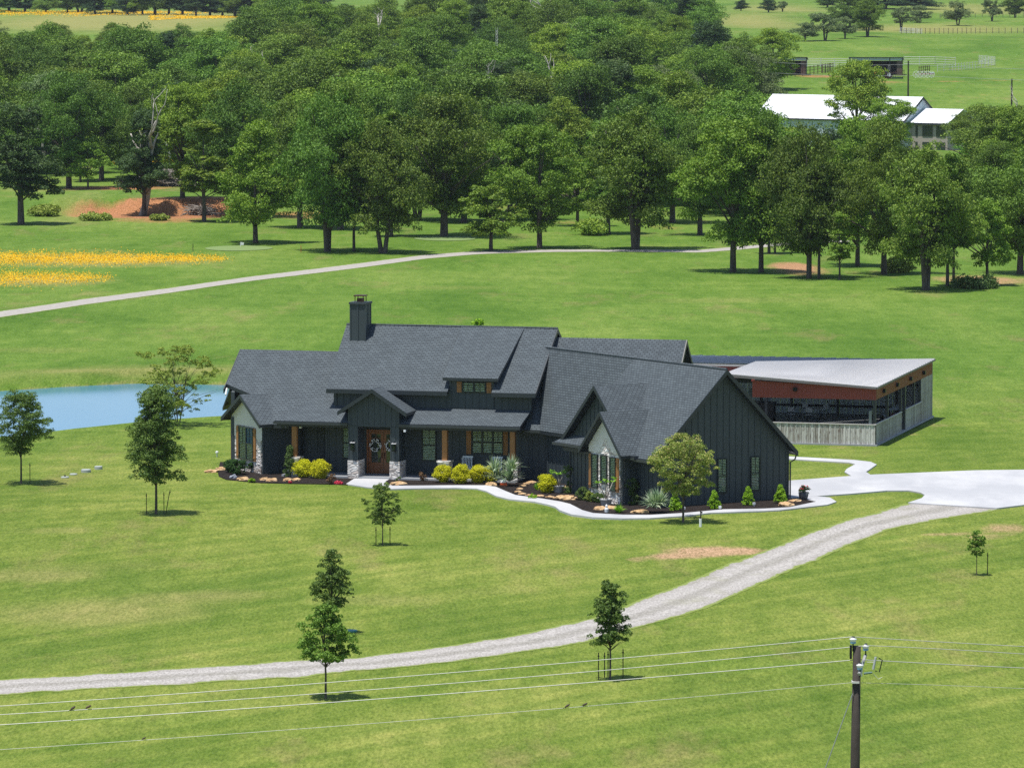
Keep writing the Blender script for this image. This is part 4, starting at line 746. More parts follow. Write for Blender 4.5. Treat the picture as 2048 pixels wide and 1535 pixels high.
for px, py, ty, wp, key, lab, nm in EDGE:
    p = G(px, py); H = px2h(p, ty, py); me, tm, h0, w0 = PROTO[key]; s = H/h0; w = wp*p.y/F
    o = tree(nm, key, p, lab, 'tree', None, s, None, w/(w0*s)*1.14)
# forest interior
def zone(px, d):
    if px < -420 or px > 2420: return None
    if d < 560: return None
    if px < 560 and d < 655: return None
    if px < 560 and 1010 < d: return None
    if px < 1400 and d < 580: return None
    if px > 1400 and d > 560:
        if 1490 < px < 1990 and 690 < d < 850: return None
        if px > 1440 and d > 850: return None
        if px > 1560 and d > 690: return None
        if px > 1500 and d > 840: return None
    if px > 1400 and d > 1000: return None
    if d > 1560: return None
    return True
pts = []; tries = 0; rg = random.Random(11)
def sep(d): return 9.8 if d < 640 else (11.5 if d < 800 else 14.5)
while tries < 30000 and len(pts) < 400:
    tries += 1; d = 560+(1560-560)*rg.random()**1.25; px = rg.uniform(-420, 2420) if tries % 5 == 0 else rg.uniform(-60, 2110)
    if not zone(px, d): continue
    x = (px-CX)*d/F
    if px < 1400 and d > 1120 and px > 560 or (px < -60 or px > 2110) and d > 900: continue
    r = sep(d)
    if any((x-a)**2+((d-b)/1.25)**2 < r*r for a, b, _ in pts): continue
    pts.append((x, d, px))
print('forest trees', len(pts))
SD = ['beyond the left picture edge', 'at the far left', 'above the ivy-clad oak', 'left above the brush pile', 'above the pond willow', 'above the left eave of the house', 'left of the chimney line', 'straight above the chimney', 'above the entry door', 'above the dormer', 'above the upper ridge end', 'above the stone gable', 'above the garage ridge', 'above the garage gable', 'above the open shed', 'below the white metal building', 'below the stone annex', 'at the right picture edge', 'beyond the right picture edge']
SX = [-60, 90, 180, 270, 380, 480, 600, 720, 840, 960, 1080, 1200, 1330, 1460, 1600, 1760, 1900, 2110, 9999]
side = lambda px: next(a for a, b in zip(SD, SX) if px < b)
dep = lambda d: 'front row' if d < 610 else 'second row' if d < 660 else 'third row' if d < 720 else 'mid depth' if d < 790 else 'deep in' if d < 880 else 'near the back' if d < 1000 else 'rearmost'
WOOD = {}
for x, d, px in pts:
    r = rg.random(); z = T(x, d)
    if d > 1250: key = rg.choice(['cedar0', 'cedar1', 'oak1', 'oak3']); s = rg.uniform(.8, 1.15)
    elif r < .55: key = 'oak%d' % rg.randrange(6); s = rg.uniform(.72, 1.25)
    elif r < .66: key = 'sage%d' % rg.randrange(2); s = rg.uniform(.85, 1.1)
    elif r < .84: key = 'elm%d' % rg.randrange(4); s = rg.uniform(.8, 1.1)
    elif r < .93: key = 'cedar%d' % rg.randrange(2); s = rg.uniform(.9, 1.2)
    elif r < .97: key = 'dark0'; s = rg.uniform(.85, 1.1)
    else: key = 'lime0' if px > 1000 else 'elm1'; s = rg.uniform(.8, 1.1)
    ty = (305 if px > 1775 else 256) if 1505 < px < 1935 or 1935 <= px < 2020 and 0 else (58+12*math.sin(px*.045)) if px < 480 else 45 if 1440 < px <= 1505 else -80
    if d < 1200: s = min(s, max(.3, (CAMH-d*(ty+50)/F-z)/PROTO[key][2]))
    if px >= 1935 and d > 560: s = min(s, (CAMH-d*(215+50)/F-z)/PROTO[key][2])
    if px > 1890 and px < 1960 and d > 540 or 1448 < px < 1505 and 580 < d < 780: continue
    if s < .42: continue
    nm, ds, ct = {'o': ('oak_tree', 'mid-green round oak', 'tree'), 'e': ('elm_tree', 'lighter yellow-green elm', 'tree'), 'c': ('cedar_tree', 'dark blue-green cedar', 'tree'), 's': ('oak_tree', 'grey-green sage-toned oak', 'tree'), 'd': ('oak_tree', 'narrow dark oak', 'tree'), 'l': ('lime_green_tree', 'vivid lime-green tree', 'tree')}[key[0]]
    lab = '%s in the wood, %s %s' % (ds, dep(d), side(px))
    o_ = tree(nm, key, (x, d, z-.1), lab, ct, 'wood: '+ds+' '+dep(d)+' '+side(px), s, rg.random()*6.28, rg.uniform(.95, 1.2)); WOOD.setdefault(lab, []).append((d, o_))
for lab, li in WOOD.items():
    if len(li) > 1:
        li.sort(key=lambda t: t[0]); nms = {2: ['nearer', 'farther'], 3: ['nearest', 'middle', 'farthest']}.get(len(li), ['nearest', 'second', 'third', 'fourth', 'fifth', 'sixth', 'seventh', 'eighth'])
        for (d, o_), w in zip(li, nms): o_['label'] = lab+', '+w
THK = {}
for k in range(34):
    px = rg.uniform(540, 1400) if k < 22 else rg.uniform(1400, 2050); d = rg.uniform(590, 640) if k < 22 else rg.uniform(520, 620); x = (px-CX)*d/F
    lab = 'leafy thicket at the wood edge, %s' % side(px); o_ = tree('thicket', 'thick0', (x, d, T(x, d)-.1), lab, 'shrub', 'undergrowth thickets, '+side(px), rg.uniform(.7, 1.3)); THK.setdefault(lab, []).append((x, o_))
for lab, li in THK.items():
    li.sort(key=lambda t: t[0]); nms = {1: ['alone'], 2: ['left one of two', 'right one of two'], 3: ['left one of three', 'middle one of three', 'right one of three']}.get(len(li), ['leftmost', 'second from left', 'third from left', 'fourth from left', 'fifth from left', 'sixth from left', 'seventh from left'])
    for (d, o_), w in zip(li, nms): o_['label'] = lab+', '+w
# named trees round the white metal building and the far pasture (px of foot, y distance, height px, width px)
FAR = [(1712, 715, 190, 150, 'elm0', 'tall open elm rising in front of the white metal roof', 'elm_tree'), (1770, 700, 130, 110, 'elm2', 'second open elm in front of the white metal roof, right of the taller one', 'elm_tree'),
 (1950, 690, 118, 110, 'oak2', 'rounded oak hiding the right end of the stone-fronted annex', 'oak_tree'), (1958, 640, 75, 110, 'lime0', 'vivid lime-green tree below the stone-fronted annex', 'lime_green_tree'), (2030, 700, 110, 110, 'oak3', 'dark oak at the right edge behind the annex', 'oak_tree'), (2040, 620, 120, 150, 'oak0', 'dark oak clump at the right picture edge', 'oak_tree'),
 (1462, 790, 160, 120, 'oak3', 'dark oak at the left end of the white metal building', 'oak_tree'), (1545, 900, 130, 110, 'elm2', 'grey-green tree left of the pasture sheds', 'elm_tree'), (1480, 860, 150, 130, 'oak1', 'broad oak left of the pasture at the wood edge', 'oak_tree'), (1420, 900, 140, 130, 'cedar1', 'dark cedar at the wood edge left of the pasture', 'cedar_tree')]
for px, d, hp, wp, key, lab, nm in FAR:
    x = (px-CX)*d/F; z = T(x, d); me, tm, h0, w0 = PROTO[key]; s = hp*d/F/h0; tree(nm, key, (x, d, z-.1), lab, 'tree', None, s, None, (wp*d/F)/(w0*s))
FAR2 = [(1650, 82, 58, 85, 'mesq0', 'grey-green mesquite clump on the pasture edge, left of the dark pasture oak', 'mesquite_tree'), (1610, 83, 38, 60, 'mesq1', 'smaller grey-green mesquite left of the pasture clump', 'mesquite_tree'), (1690, 78, 45, 50, 'mesq1', 'low mesquite touching the dark pasture oak', 'mesquite_tree'),
 (1735, 74, 80, 80, 'oak1', 'large dark oak standing on the far pasture', 'oak_tree'), (1700, 60, 70, 90, 'oak3', 'dark oak behind the pasture mesquites', 'oak_tree'), (1802, 62, 50, 66, 'mesq0', 'mesquite at the left end of the far wire fence', 'mesquite_tree'), (1840, 46, 36, 50, 'mesq1', 'small mesquite behind the far wire fence', 'mesquite_tree'),
 (1916, 52, 50, 60, 'mesq1', 'mesquite with a leaning trunk beyond the far fence', 'mesquite_tree'), (1984, 43, 45, 50, 'mesq0', 'mesquite between the leaning one and the dark corner tree', 'mesquite_tree'), (2030, 36, 44, 54, 'oak0', 'dark tree in the top right corner', 'oak_tree'),
 (1537, 25, 28, 42, 'cedar1', 'dark round bush on the far hillside, right one of a pair', 'cedar_tree'), (1482, 22, 22, 34, 'cedar1', 'dark round bush on the far hillside, left one of a pair', 'cedar_tree'), (1565, 24, 22, 36, 'mesq0', 'pale bush beside the hillside pair', 'mesquite_tree'),
 (1770, 18, 40, 120, 'cedar1', 'dark tree row end above the pasture', 'cedar_tree'), (1830, 15, 40, 120, 'cedar1', 'dark tree high above the pasture, right of the row end', 'cedar_tree'), (1655, 10, 24, 60, 'oak2', 'far tree at the top edge above the pasture', 'oak_tree'),
 (1330, 25, 60, 110, 'oak4', 'far oak at the top edge, right of the bare grey tree', 'oak_tree'), (1240, 18, 60, 110, 'oak0', 'far oak at the top edge, above the centre of the wood', 'oak_tree')]
for px, py, hp, wp, key, lab, nm in FAR2:
    p = G(px, py); me, tm, h0, w0 = PROTO[key]; s = hp*p.y/F/h0; tree(nm, key, p, lab, 'tree', None, s, None, (wp*p.y/F)/(w0*s))
rr_ = random.Random(4)
for i, px in enumerate([-20, 18, 50, 92, 135, 160, 190, 225, 255, 285, 310, 338, 365, 392, 420, 445, 470, 500, 530, 560, 600, 640]):
    p_ = G(px, 24+px*.022+rr_.uniform(-2, 1)); x, d, z = p_; key = rr_.choice(['oak1', 'oak3', 'cedar1', 'cedar0', 'dark0', 'elm0']); s_ = rr_.uniform(.62, .85)*(1.3 if key[0] == 'c' else 1)
    if i in (3, 4): s_ *= .6
    tree('hedgerow_tree', key, (x, d, z-.2), 'dark tree of the row behind the far yellow meadow, %s' % (['first', 'second', 'third', 'fourth', 'fifth', 'sixth', 'seventh', 'eighth', 'ninth', 'tenth', 'eleventh', 'twelfth', 'thirteenth', 'fourteenth', 'fifteenth', 'sixteenth', 'seventeenth', 'eighteenth', 'nineteenth', 'twentieth', 'twenty-first', 'twenty-second'][i]+' from the left'), 'tree', 'row of trees behind the far yellow meadow', s_, None, 1.5)
dead(284, 431, 285, 'bleached bare limbs of a dead tree rising above the red creek bank', 0, rz=2.2); 
for px, d, hp, lab, k in [(1140, 700, 120, 'pale leafless snag in the wood below the grey radio mast', 1), (1025, 800, 60, 'leafless grey tree in the middle of the wood', 2), (1125, 1000, 90, 'large bare grey tree high in the wood near the top edge', 3), (820, 690, 70, 'broken grey snag left of the wood centre', 2), (2035, 800, 10, 'bare grey tree by the right picture edge above the oaks', 1), (585, 900, 70, 'bare grey treetop in the upper left wood', 3)]:
    x = (px-CX)*d/F; z = T(x, d); dead(0, 0, hp+60 if hp < 20 else hp+80, lab, k, Vector((x, d, z+1.5)), k*1.3)
for i, (px, d, hp) in enumerate([(90, 640, 60), (230, 760, 50), (340, 620, 70), (520, 820, 60), (640, 560, 70), (700, 860, 70), (760, 980, 60), (905, 640, 60), (950, 720, 90), (1000, 760, 60), (1210, 860, 60), (1290, 740, 50), (1395, 690, 50), (1620, 500, 60)]):
    x = (px-CX)*d/F; dead(0, 0, hp+60, 'thin grey dead branches %s' % (['above the left red soil', 'deep above the ivy-clad oak', 'behind the brush pile', 'high above the low-boughed tree', 'beside the split-trunk oak', 'deep above the chimney', 'high in the wood above the chimney', 'above the second putting green', 'left below the radio mast', 'right below the radio mast', 'deep above the forked oak', 'above the forked oak crown', 'left of the right grove', 'inside the right grove'][i]), i % 4, Vector((x, d, T(x, d)+3.5)), i*1.1)
# ------------------------------------------------------------------ yard trees
def yard(name, px, py, ty, wp, lab, lm, seed, zb=.28, ncl=70, nl=16000, ls=.062, shape='round', rc=.13, rt=.010, fork=0, nb=30, lean=(0, 0), YL=.78):
    p = G(px, py); H = px2h(p, ty, py); Wd = wp*p.y/F; key = name+str(seed)
    tree_proto(key, H, Wd, H*zb, int(ncl*1.1), int(nl*1.6), ls*YL, lm, shape, H*rc*.78, H*rt, seed=seed, nb=nb, fork=fork, flat=.8, lean=lean, tw=5)
    return tree(name, key, p, lab, 'tree', None, 1, 0), p
def stake(px, py, ty, lab, lean=0, col=BLACKM):
    p = G(px, py); h = (py-ty)*p.y/F; mb = MB(); mb.tube([(0, 0, -.1), (lean*.5, 0, h*.5), (lean, 0, h)], .022, 6); mb.box(lambda x, y, z: (x+lean, y, z+h), -.04, .04, -.012, .012, -.16, -.12)
    smesh('tree_stake', mb, col, None, lab, 'stake', 'stakes beside the young trees', p)
def strap(a, b, lab): pass
yard('young_oak', 42, 967, 778, 118, 'rounded young oak cut by the left edge in front of the pond', LYARD, 1, .26, 110, 19000, .052, 'round', .10)
stake(60, 965, 925, 'dark metal stake right of the young oak in front of the pond')
yard('young_oak', 312, 1028, 772, 142, 'tall pyramidal young oak on the lawn left of the house', LYARD, 2, .20, 110, 26000, .06, 'egg', .10)
stake(293, 1028, 985, 'short stake left of the tall pyramidal oak'); stake(328, 1028, 983, 'upright stake right of the tall pyramidal oak'); stake(331, 1027, 978, 'tilted stake right of the tall pyramidal oak', .25)
yard('young_oak', 765, 1090, 966, 76, 'small thin oak between two stakes in front of the entry walk', LYARD, 3, .30, 90, 7000, .046, 'round', .075, .010)
stake(752, 1091, 1053, 'stake left of the small oak before the entry walk'); stake(780, 1090, 1052, 'stake right of the small oak before the entry walk')
yard('young_oak', 664, 1266, 1093, 104, 'grey-green young oak behind another oak on the front lawn', LYARD, 4, .26, 50, 8500, .052, 'egg', .10, .011)
yard('young_oak', 651, 1396, 1203, 146, 'bright green young oak standing below the gravel drive', LYARD2, 5, .33, 64, 11500, .055, 'egg', .10, .012)
yard('young_oak', 1220, 1358, 1158, 88, 'narrow young oak at the lower edge of the gravel drive', LYARD, 6, .30, 55, 10500, .052, 'egg', .095, .011)
for px, py, ty, lb in [(1197, 1359, 1303, 'outer left'), (1209, 1354, 1303, 'inner left'), (1216, 1352, 1300, 'middle'), (1246, 1355, 1296, 'right')]: stake(px, py, ty, lb+' stake round the narrow young oak by the gravel drive')
yard('tinted_oak', 1366, 1044, 868, 136, 'yellow-green tree with reddish tips in front of the garage wing', LAUT, 7, .24, 80, 14000, .055, 'round', .12, .013)
yard('sapling', 1953, 1150, 1056, 50, 'tiny sapling on the right lawn beyond the gravel drive', LYARD2, 8, .40, 60, 2200, .05, 'round', .07, .010)
stake(1975, 1149, 1104, 'thin stake beside the tiny sapling on the right lawn'); 
p = G(356, 851); H = px2h(p, 688, 851); tree_proto('willow', H, 185*p.y/F, H*.10, 120, 22000, .045, LWIL, 'round', H*.065, H*.008, seed=77, fork=5, nb=80, tw=4)
tree('willow_shrub', 'willow', p, 'thin multi-stemmed yellow-green willow at the pond shore', 'shrub', None, 1, .5)
# ------------------------------------------------------------------ garden plants
def bush(name, px, py, wpx, hpx, lm, lab, group=None, n=5200, ls=.032, ncl=40, shape='round', rc=.16, cat='shrub', seed=0, flat=1, z0=0., up=.25):
    p = G(px, py); k = p.y/F; Wd, H = wpx*k, hpx*k; rng = np.random.default_rng(seed+int(px)); C, rr = clumps(H-rc*H*.5, Wd*(1-rc), z0+rc*H*.4, ncl, rng, shape, rc*max(H, Wd*.8), 0)
    v, f, lv = leaves_np(C, rr, n, ls, rng, up, flat); me = fastmesh(name, v, f, lv); me.materials.append(lm); o = link(name, me); o.location = (p.x, p.y, T(p.x, p.y)+.02)
    return tag(o, lab, cat, group)
YG = 'round golden shrubs along the porch'
for px, py, w, h, lab in [(606, 955, 42, 34, 'golden round shrub left of the entry, the one nearer the left porch post'), (640, 957, 44, 36, 'golden round shrub left of the entry, the one nearer the stone pier'), (886, 965, 40, 34, 'golden round shrub in front of the middle porch post, leftmost of the row of four'),
     (921, 967, 42, 36, 'golden round shrub, second of the row of four before the porch'), (955, 966, 38, 35, 'golden round shrub, third of the row of four before the porch'), (981, 965, 30, 30, 'golden round shrub half hidden by the yucca'), (1094, 986, 42, 36, 'golden round shrub on the open mulch bed in front of the dark wall')]:
    bush('golden_shrub', px, py, w, h, LYEL, lab, YG, 11000, .030, 110, rc=.19)
CG = 'clipped cone shrubs beside the garage gable'
for px, py, lab in [(1350, 1022, 'chartreuse cone shrub behind the trunk of the tinted tree'), (1428, 1018, 'chartreuse cone shrub under the left window of the gable wall'), (1496, 1011, 'chartreuse cone shrub under the right window of the gable wall'), (1561, 1007, 'chartreuse cone shrub at the right corner of the gable wall')]:
    bush('cone_shrub', px, py, 31, 37, LCHART, lab, CG, 6500, .028, 110, 'cone', .10)
bush('boxwood', 476, 950, 44, 30, LBOX, 'dark green round boxwood mound at the left stone gable', None, 5200, .035); bush('boxwood', 463, 946, 34, 26, LBOX, 'dark green boxwood mound squeezed behind the other at the far left of the bed', None, 4200, .035); bush('yellow_perennial', 452, 936, 16, 14, LCHART, 'small yellow-green plant peeping out left of the boxwoods', None, 500, .04, 10)
bush('low_shrub', 1166, 1001, 34, 26, LJUN, 'yellow-green mound shrub left of the stone gable corner', None, 3600, .035); bush('low_shrub', 1181, 1004, 26, 20, LWIL, 'dull olive mound between two other mounds below the stone gable', None, 2600, .035); bush('low_shrub', 1197, 1006, 34, 20, LJUN, 'flat olive mound shrub left of the potted plumeria', None, 3200, .035)
bush('conifer', 580, 954, 26, 62, LJUN, 'slim twisted juniper beside the left porch post', None, 4200, .04, 44, 'spire', .085, 'tree'); bush('conifer', 1098, 960, 20, 56, LJUN, 'slim upright juniper in front of the dark wall right of the porch', None, 3600, .04, 44, 'spire', .085, 'tree')
bush('low_perennial', 469, 965, 16, 8, GROCK if 0 else LJUN, 'small low plant by the flat stones in the left bed', None, 500, .03, 8) if 0 else None
bush('low_perennial', 502, 965, 18, 9, LCHART, 'small yellow-green ground plant beside the left flat stone', None, 900, .03, 10); bush('low_perennial', 1066, 998, 22, 9, LCHART, 'low yellow-green ground plant beside the stone edging', None, 900, .03, 10)
bush('rust_plant', 846, 962, 18, 20, LRUST, 'rusty wispy plant in the mulch right of the entry pier', None, 420, .04, 12); bush('rust_plant', 664, 968, 22, 20, LRUST, 'reddish wispy plant left of the entry pier', None, 500, .04, 12); bush('rose_ground_cover', 676, 968.5, 20, 5, LRED, 'patch of crimson flowers at the lawn edge left of the entry walk', None, 700, .04, 12)
bush('low_perennial', 797, 963, 14, 8, LJUN, 'tiny green plant at the foot of the right entry pier', None, 300, .03, 8); bush('red_flowers', 580, 967, 12, 5, LRED, 'orange-red flowers beside the second flat stone of the left bed', None, 300, .035, 8)
def topiary(px, py, balls, lab):
    p = G(px, py); k = p.y/F; t = thing('topiary', lab, 'topiary', p, 0, 'ball topiaries'); mb = MB(); mb.tube([(0, 0, -.05), (.02, 0, balls[-1][0]*k)], .035, 6); mb.build('stem', BARK, t)
    for zc, r in balls:
        rng = np.random.default_rng(int(px+zc)); C, rr = clumps((zc+r)*k-.05, 2*r*k*.86, (zc-r)*k, 26, rng, 'round', r*k*.32); v, f, lv = leaves_np(C, rr, 2800, .026, rng, .25, 1); me = fastmesh('ball', v, f, lv); me.materials.append(LBOX if px < 600 else LJUN); link('ball', me, t)
topiary(1139, 987, [(13, 13), (46, 12)], 'two-tier ball topiary by the downspout left of the stone gable'); topiary(1265, 1011, [(14, 13), (41, 13)], 'two-tier ball topiary right of the stone gable'); topiary(502, 946, [(17, 6)], 'small single-ball topiary in front of the left stone wall')
def blades(name, px, py, n, ln, wd, lm, lab, heads=((0, 0, 0),), up=.35, cat='plant'):
    p = G(px, py); rng = np.random.default_rng(int(px)); V = []; Fc = []; LV = []
    for hx, hy, hz in heads:
        for i in range(n):
            a = rng.random()*6.283; e = up+(1.45-up)*rng.random()**1.1; l = ln*(.75+.4*rng.random()); d = np.array([math.cos(a)*math.cos(e), math.sin(a)*math.cos(e), math.sin(e)]); sd = np.array([-math.sin(a), math.cos(a), 0])*wd
            o = np.array([hx, hy, hz]); drop = (1-e/1.5)*l*.38; m = o+d*l*.55; t = o+d*l-np.array([0, 0, drop]); b = len(V); V += [o-sd*.5, o+sd*.5, m+sd, m-sd, t]; Fc += [(b, b+1, b+2, b+3)]; Fc += [(b+3, b+2, b+4, b+4)]; lvv = rng.random(); LV += [lvv, lvv]
    me = bpy.data.meshes.new(name); me.from_pydata([tuple(v) for v in V], [], [f if f[2] != f[3] else f[:3] for f in Fc]); at = me.attributes.new('lv', 'FLOAT', 'FACE'); at.data.foreach_set('value', LV); me.materials.append(lm); o = link(name, me); o.location = p; return tag(o, lab, cat)
blades('yucca', 992, 970, 90, 1.0, .028, LYUC, 'large spiky yucca with pale drooping leaves, left one of the porch pair', ((0, 0, .35), (-.1, 0, .75))); blades('yucca', 1019, 973, 100, 1.05, .03, LYUC, 'large spiky yucca with pale drooping leaves, right one of the porch pair', ((0, 0, .3), (.1, .1, .8)))
blades('yucca', 1308, 1027, 120, 1.1, .032, LYUC, 'spiky pale yucca beside the garage wing wall', ((0, 0, .3), (.25, .1, .35))); blades('day_lily', 1237, 1027, 70, .62, .022, LLILY, 'bright green strappy lily clump by the curved path', up=.6)
blades('day_lily', 1074, 981, 40, .5, .02, LLILY, 'small strappy green clump left of the lone golden shrub', up=.8)
def plumeria(px, py, h, lab, hh):
    p = G(px, py); k = p.y/F; pot = thing('flower_pot', 'pale grey round pot '+hh, 'pot', p, 0, 'plumeria pots'); mb = MB(); mb.lathe([(.20, 0), (.25, .1), (.31, .36), (.34, .38), (.34, .43), (.28, .43), (.27, .38)], n=18); mb.build('pot_body', plain('grey_planter', (.42, .42, .42), .7), pot, True)
    mb = MB(); mb.lathe([(.27, .36), (.01, .38)], n=14); mb.build('soil', MULCH, pot)
    t = thing('plumeria', lab, 'plant', (p.x, p.y, p.z+.37)); mb = MB(); ends = []; rg_ = random.Random(int(px))
    for i in range(6):
        a = i*1.05+.4; e = Vector((math.cos(a)*h*.38, math.sin(a)*h*.38, h*rg_.uniform(.6, .95))); mb.tube([(0, 0, 0), tuple(e*.45+Vector((0, 0, h*.05))), tuple(e)], [.03, .024, .016], 6); ends.append(e)
    mb.build('stems', plain('plumeria_stem', (.30, .28, .24), .8), t, True); rng = np.random.default_rng(3); V = []; Fc = []; LV = []
    for e in ends:
        for i in range(13):
            a = rng.random()*6.28; el = rng.uniform(-.1, .8); d = np.array([math.cos(a)*math.cos(el), math.sin(a)*math.cos(el), math.sin(el)]); sd = np.array([-math.sin(a), math.cos(a), 0])*.045; l = rng.uniform(.16, .27); o = np.array(e); b = len(V)
            V += [o, o+d*l*.5+sd, o+d*l, o+d*l*.5-sd]; Fc.append((b, b+1, b+2, b+3)); LV.append(rng.random())
    me = fastmesh('leaf_cluster', np.array(V), np.array(Fc), LV); me.materials.append(LLILY); link('leaf_cluster', me, t)
plumeria(1212, 1013, 1.25, 'potted plumeria with bare forked stems before the right stone gable', 'holding the plumeria before the right stone gable'); plumeria(1117, 986, 1.0, 'potted plumeria right of the lone golden shrub', 'among the stone edging right of the lone golden shrub')
p = G(1607, 1000); t = thing('flower_pot', 'dark whiskey-barrel pot on the bed tip beside the driveway', 'pot', p); mb = MB(); mb.lathe([(.19, 0), (.25, .22), (.28, .44), (.24, .44), (.23, .4)], n=16); mb.build('pot_body', plain('dark_barrel', (.07, .075, .085), .7), t, True)
mb = MB(); mb.lathe([(.24, .39), (.01, .41)], n=12); mb.build('soil', MULCH, t)
rng = np.random.default_rng(8); C = rng.normal(size=(30, 3))*[.12, .12, .08]+[0, 0, .58]; v, f, lv = leaves_np(C, np.full(30, .10), 900, .035, rng); me = fastmesh('roses', v, f, lv); me.materials.append(LBOX); o = link('roses', me); o.location = p; tag(o, 'leafy rose with pink blooms growing in the dark barrel pot', 'flowers')
v, f, lv = leaves_np(C+[0, -.03, .08], np.full(30, .06), 60, .045, rng); me = fastmesh('blooms', v, f, lv); me.materials.append(LRED); link('blooms', me, o)
# rocks
def rock(name, px, py, wpx, hpx, m, lab, group='flat sandstone boulders in the beds', seed=0, dep=.6):
    p = G(px, py); k = p.y/F; a, h = wpx*k/2, hpx*k; me = bpy.data.meshes.new(name); bm = bmesh.new(); bmesh.ops.create_icosphere(bm, subdivisions=3, radius=1); rg_ = random.Random(int(px*7+py))
    off = Vector((rg_.random()*9, rg_.random()*9, 0)); from mathutils import noise as mn
    for v in bm.verts:
        n_ = mn.noise(v.co*1.7+off)*.38+mn.noise(v.co*4+off)*.18; q = v.co*(1+n_); v.co = (q.x*a, q.y*a*dep*1.2, max(-.12, q.z*h*.62+h*.25))
    bm.to_mesh(me); bm.free(); me.materials.append(m); o = link(name, me); o.location = p; o.rotation_euler = (0, 0, rg_.uniform(-.5, .5)); return tag(o, lab, 'rock', group)
for a in [(424, 944, 30, 7, 'long low sandstone at the far left tip of the bed'), (441, 941, 22, 9, 'orange sandstone left of the boxwood mounds'), (487, 961, 26, 9, 'flat sandstone below the boxwoods'), (528, 961, 20, 8, 'pointed sandstone in the left bed, left piece of a pair'), (544, 963, 22, 9, 'flat sandstone in the left bed, right piece of a pair'),
          (576, 963, 20, 9, 'sandstone below the slim twisted juniper'), (592, 962, 20, 8, 'tan sandstone below the first golden shrub'), (797, 970, 34, 9, 'long tan sandstone at the foot of the right entry pier'), (982, 972, 24, 10, 'tan sandstone beside the yucca pair'), (1133, 1000, 40, 13, 'big orange sandstone above the curve of the path'),
          (1200, 1021, 26, 11, 'reddish sandstone in the path bend, left piece'), (1222, 1020, 34, 11, 'pale sandstone in the path bend, right piece'), (1280, 1027, 34, 11, 'tan sandstone left of the garage wing yucca'), (1572, 1013, 30, 12, 'cut sandstone block near the tip of the bed'), (1062, 967, 22, 7, 'flat stone at the head of the stone edging'), (1125, 975, 24, 6, 'flat stone behind the second plumeria pot'), (1590, 1003, 26, 6, 'low tan stone under the dark barrel pot')]:
    rock('sandstone', *a[:4], ROCK, a[4])
rock('grey_boulder', 467, 957, 15, 10, GROCK, 'small blue-grey boulder in front of the boxwoods', None)
for i, (px, py, w) in enumerate([(1046, 973, 16), (1040, 979, 15), (1036, 985, 16), (1044, 989, 18), (1060, 992, 18), (1080, 993, 20), (1100, 995, 20), (1052, 969, 14), (1115, 997, 18)]): rock('edging_stone', px, py, w, 5, ROCK, 'tan edging stone of the middle bed border, %s from the top' % ['second', 'third', 'fourth', 'fifth', 'sixth', 'seventh', 'eighth', 'first', 'ninth'][i], 'edging stones of the middle bed')
p = G(1007, 972); mb = MB(); mb.lathe([(.10, 0), (.17, .08), (.19, .2), (.12, .32), (.03, .36)], n=12); mb.box(ID, -.2, .2, -.22, -.1, .0, .12); o = smesh('garden_ornament', mb, plain('orange_glaze', (.70, .16, .05), .4), None, 'orange and white garden ornament lying below the yucca pair', 'ornament', None, p); mb = MB(); mb.lathe([(.18, .22), (.13, .33), (.02, .38)], (0, -.02, 0), 12); mb.build('white_top', WHITE, o)
p = G(1213, 1027); mb = MB(); mb.lathe([(.05, 0), (.10, .1), (.11, .26), (.05, .34), (.07, .42), (.02, .5)], n=10); smesh('garden_ornament', mb, WHITE, None, 'small white garden figure in the bend of the path', 'ornament', None, p)
for px, py, lab in [(1368, 1023, 'behind the trunk of the tinted tree'), (1440, 1021, 'right of the cone shrub under the left gable window'), (1508, 1014, 'right of the cone shrub under the right gable window'), (1141, 1000, 'black-topped, by the big orange sandstone')]:
    p = G(px, py); mb = MB(); mb.tube([(0, 0, 0), (0, 0, .16)], .02, 6); mb.box(ID, -.06, .06, -.05, .05, .14, .26); smesh('spotlight', mb, WHITE if px > 1200 else BLACKM, None, 'small garden spotlight '+lab, 'spotlight', 'garden spotlights', p, .4)
p = G(1401, 1053); mb = MB(); mb.tube([(0, 0, 0), (0, 0, .42)], .07, 8); smesh('water_standpipe', mb, WHITE, None, 'white standpipe with a dark hose bib on the lawn near the tinted tree', 'standpipe', None, p); o = S.collection.objects['water_standpipe']; mb = MB(); mb.tube([(0, 0, .42), (.02, 0, .62), (.0, 0, .8)], .035, 6); mb.box(ID, -.02, .10, -.03, .03, .7, .78); mb.build('tap', BLACKM, o)
for px, py, r, h, lab in [(130, 955, .23, .05, 'flush round septic lid with a dark knob, leftmost of four'), (147, 949, .22, .05, 'plain flush round septic lid, second of four'), (172, 944, .28, .15, 'raised concrete septic lid, larger of the two raised'), (197, 938, .23, .16, 'raised concrete septic lid, farthest right of four')]:
    p = G(px, py); mb = MB(); mb.lathe([(r, -.05), (r, h), (r*.93, h+.02), (.01, h+.03)], n=22); o = smesh('septic_lid', mb, plain('lid_concrete', (.36, .39, .37), .8), None, lab, 'lid', 'septic lids on the left lawn', p)
    if px == 130: mb = MB(); mb.box(ID, -.05, .05, -.05, .05, .06, .15); mb.build('knob', BLACKM, o)
p = G(434, 913); mb = MB(); mb.tube([(0, 0, 0), (0, 0, .2)], .04, 6); mb.lathe([(.02, .2), (.09, .22), (.09, .3), (.02, .34)], n=10); smesh('lawn_light', mb, WHITE, None, 'little white capped light on the lawn left of the house', 'light', None, p)
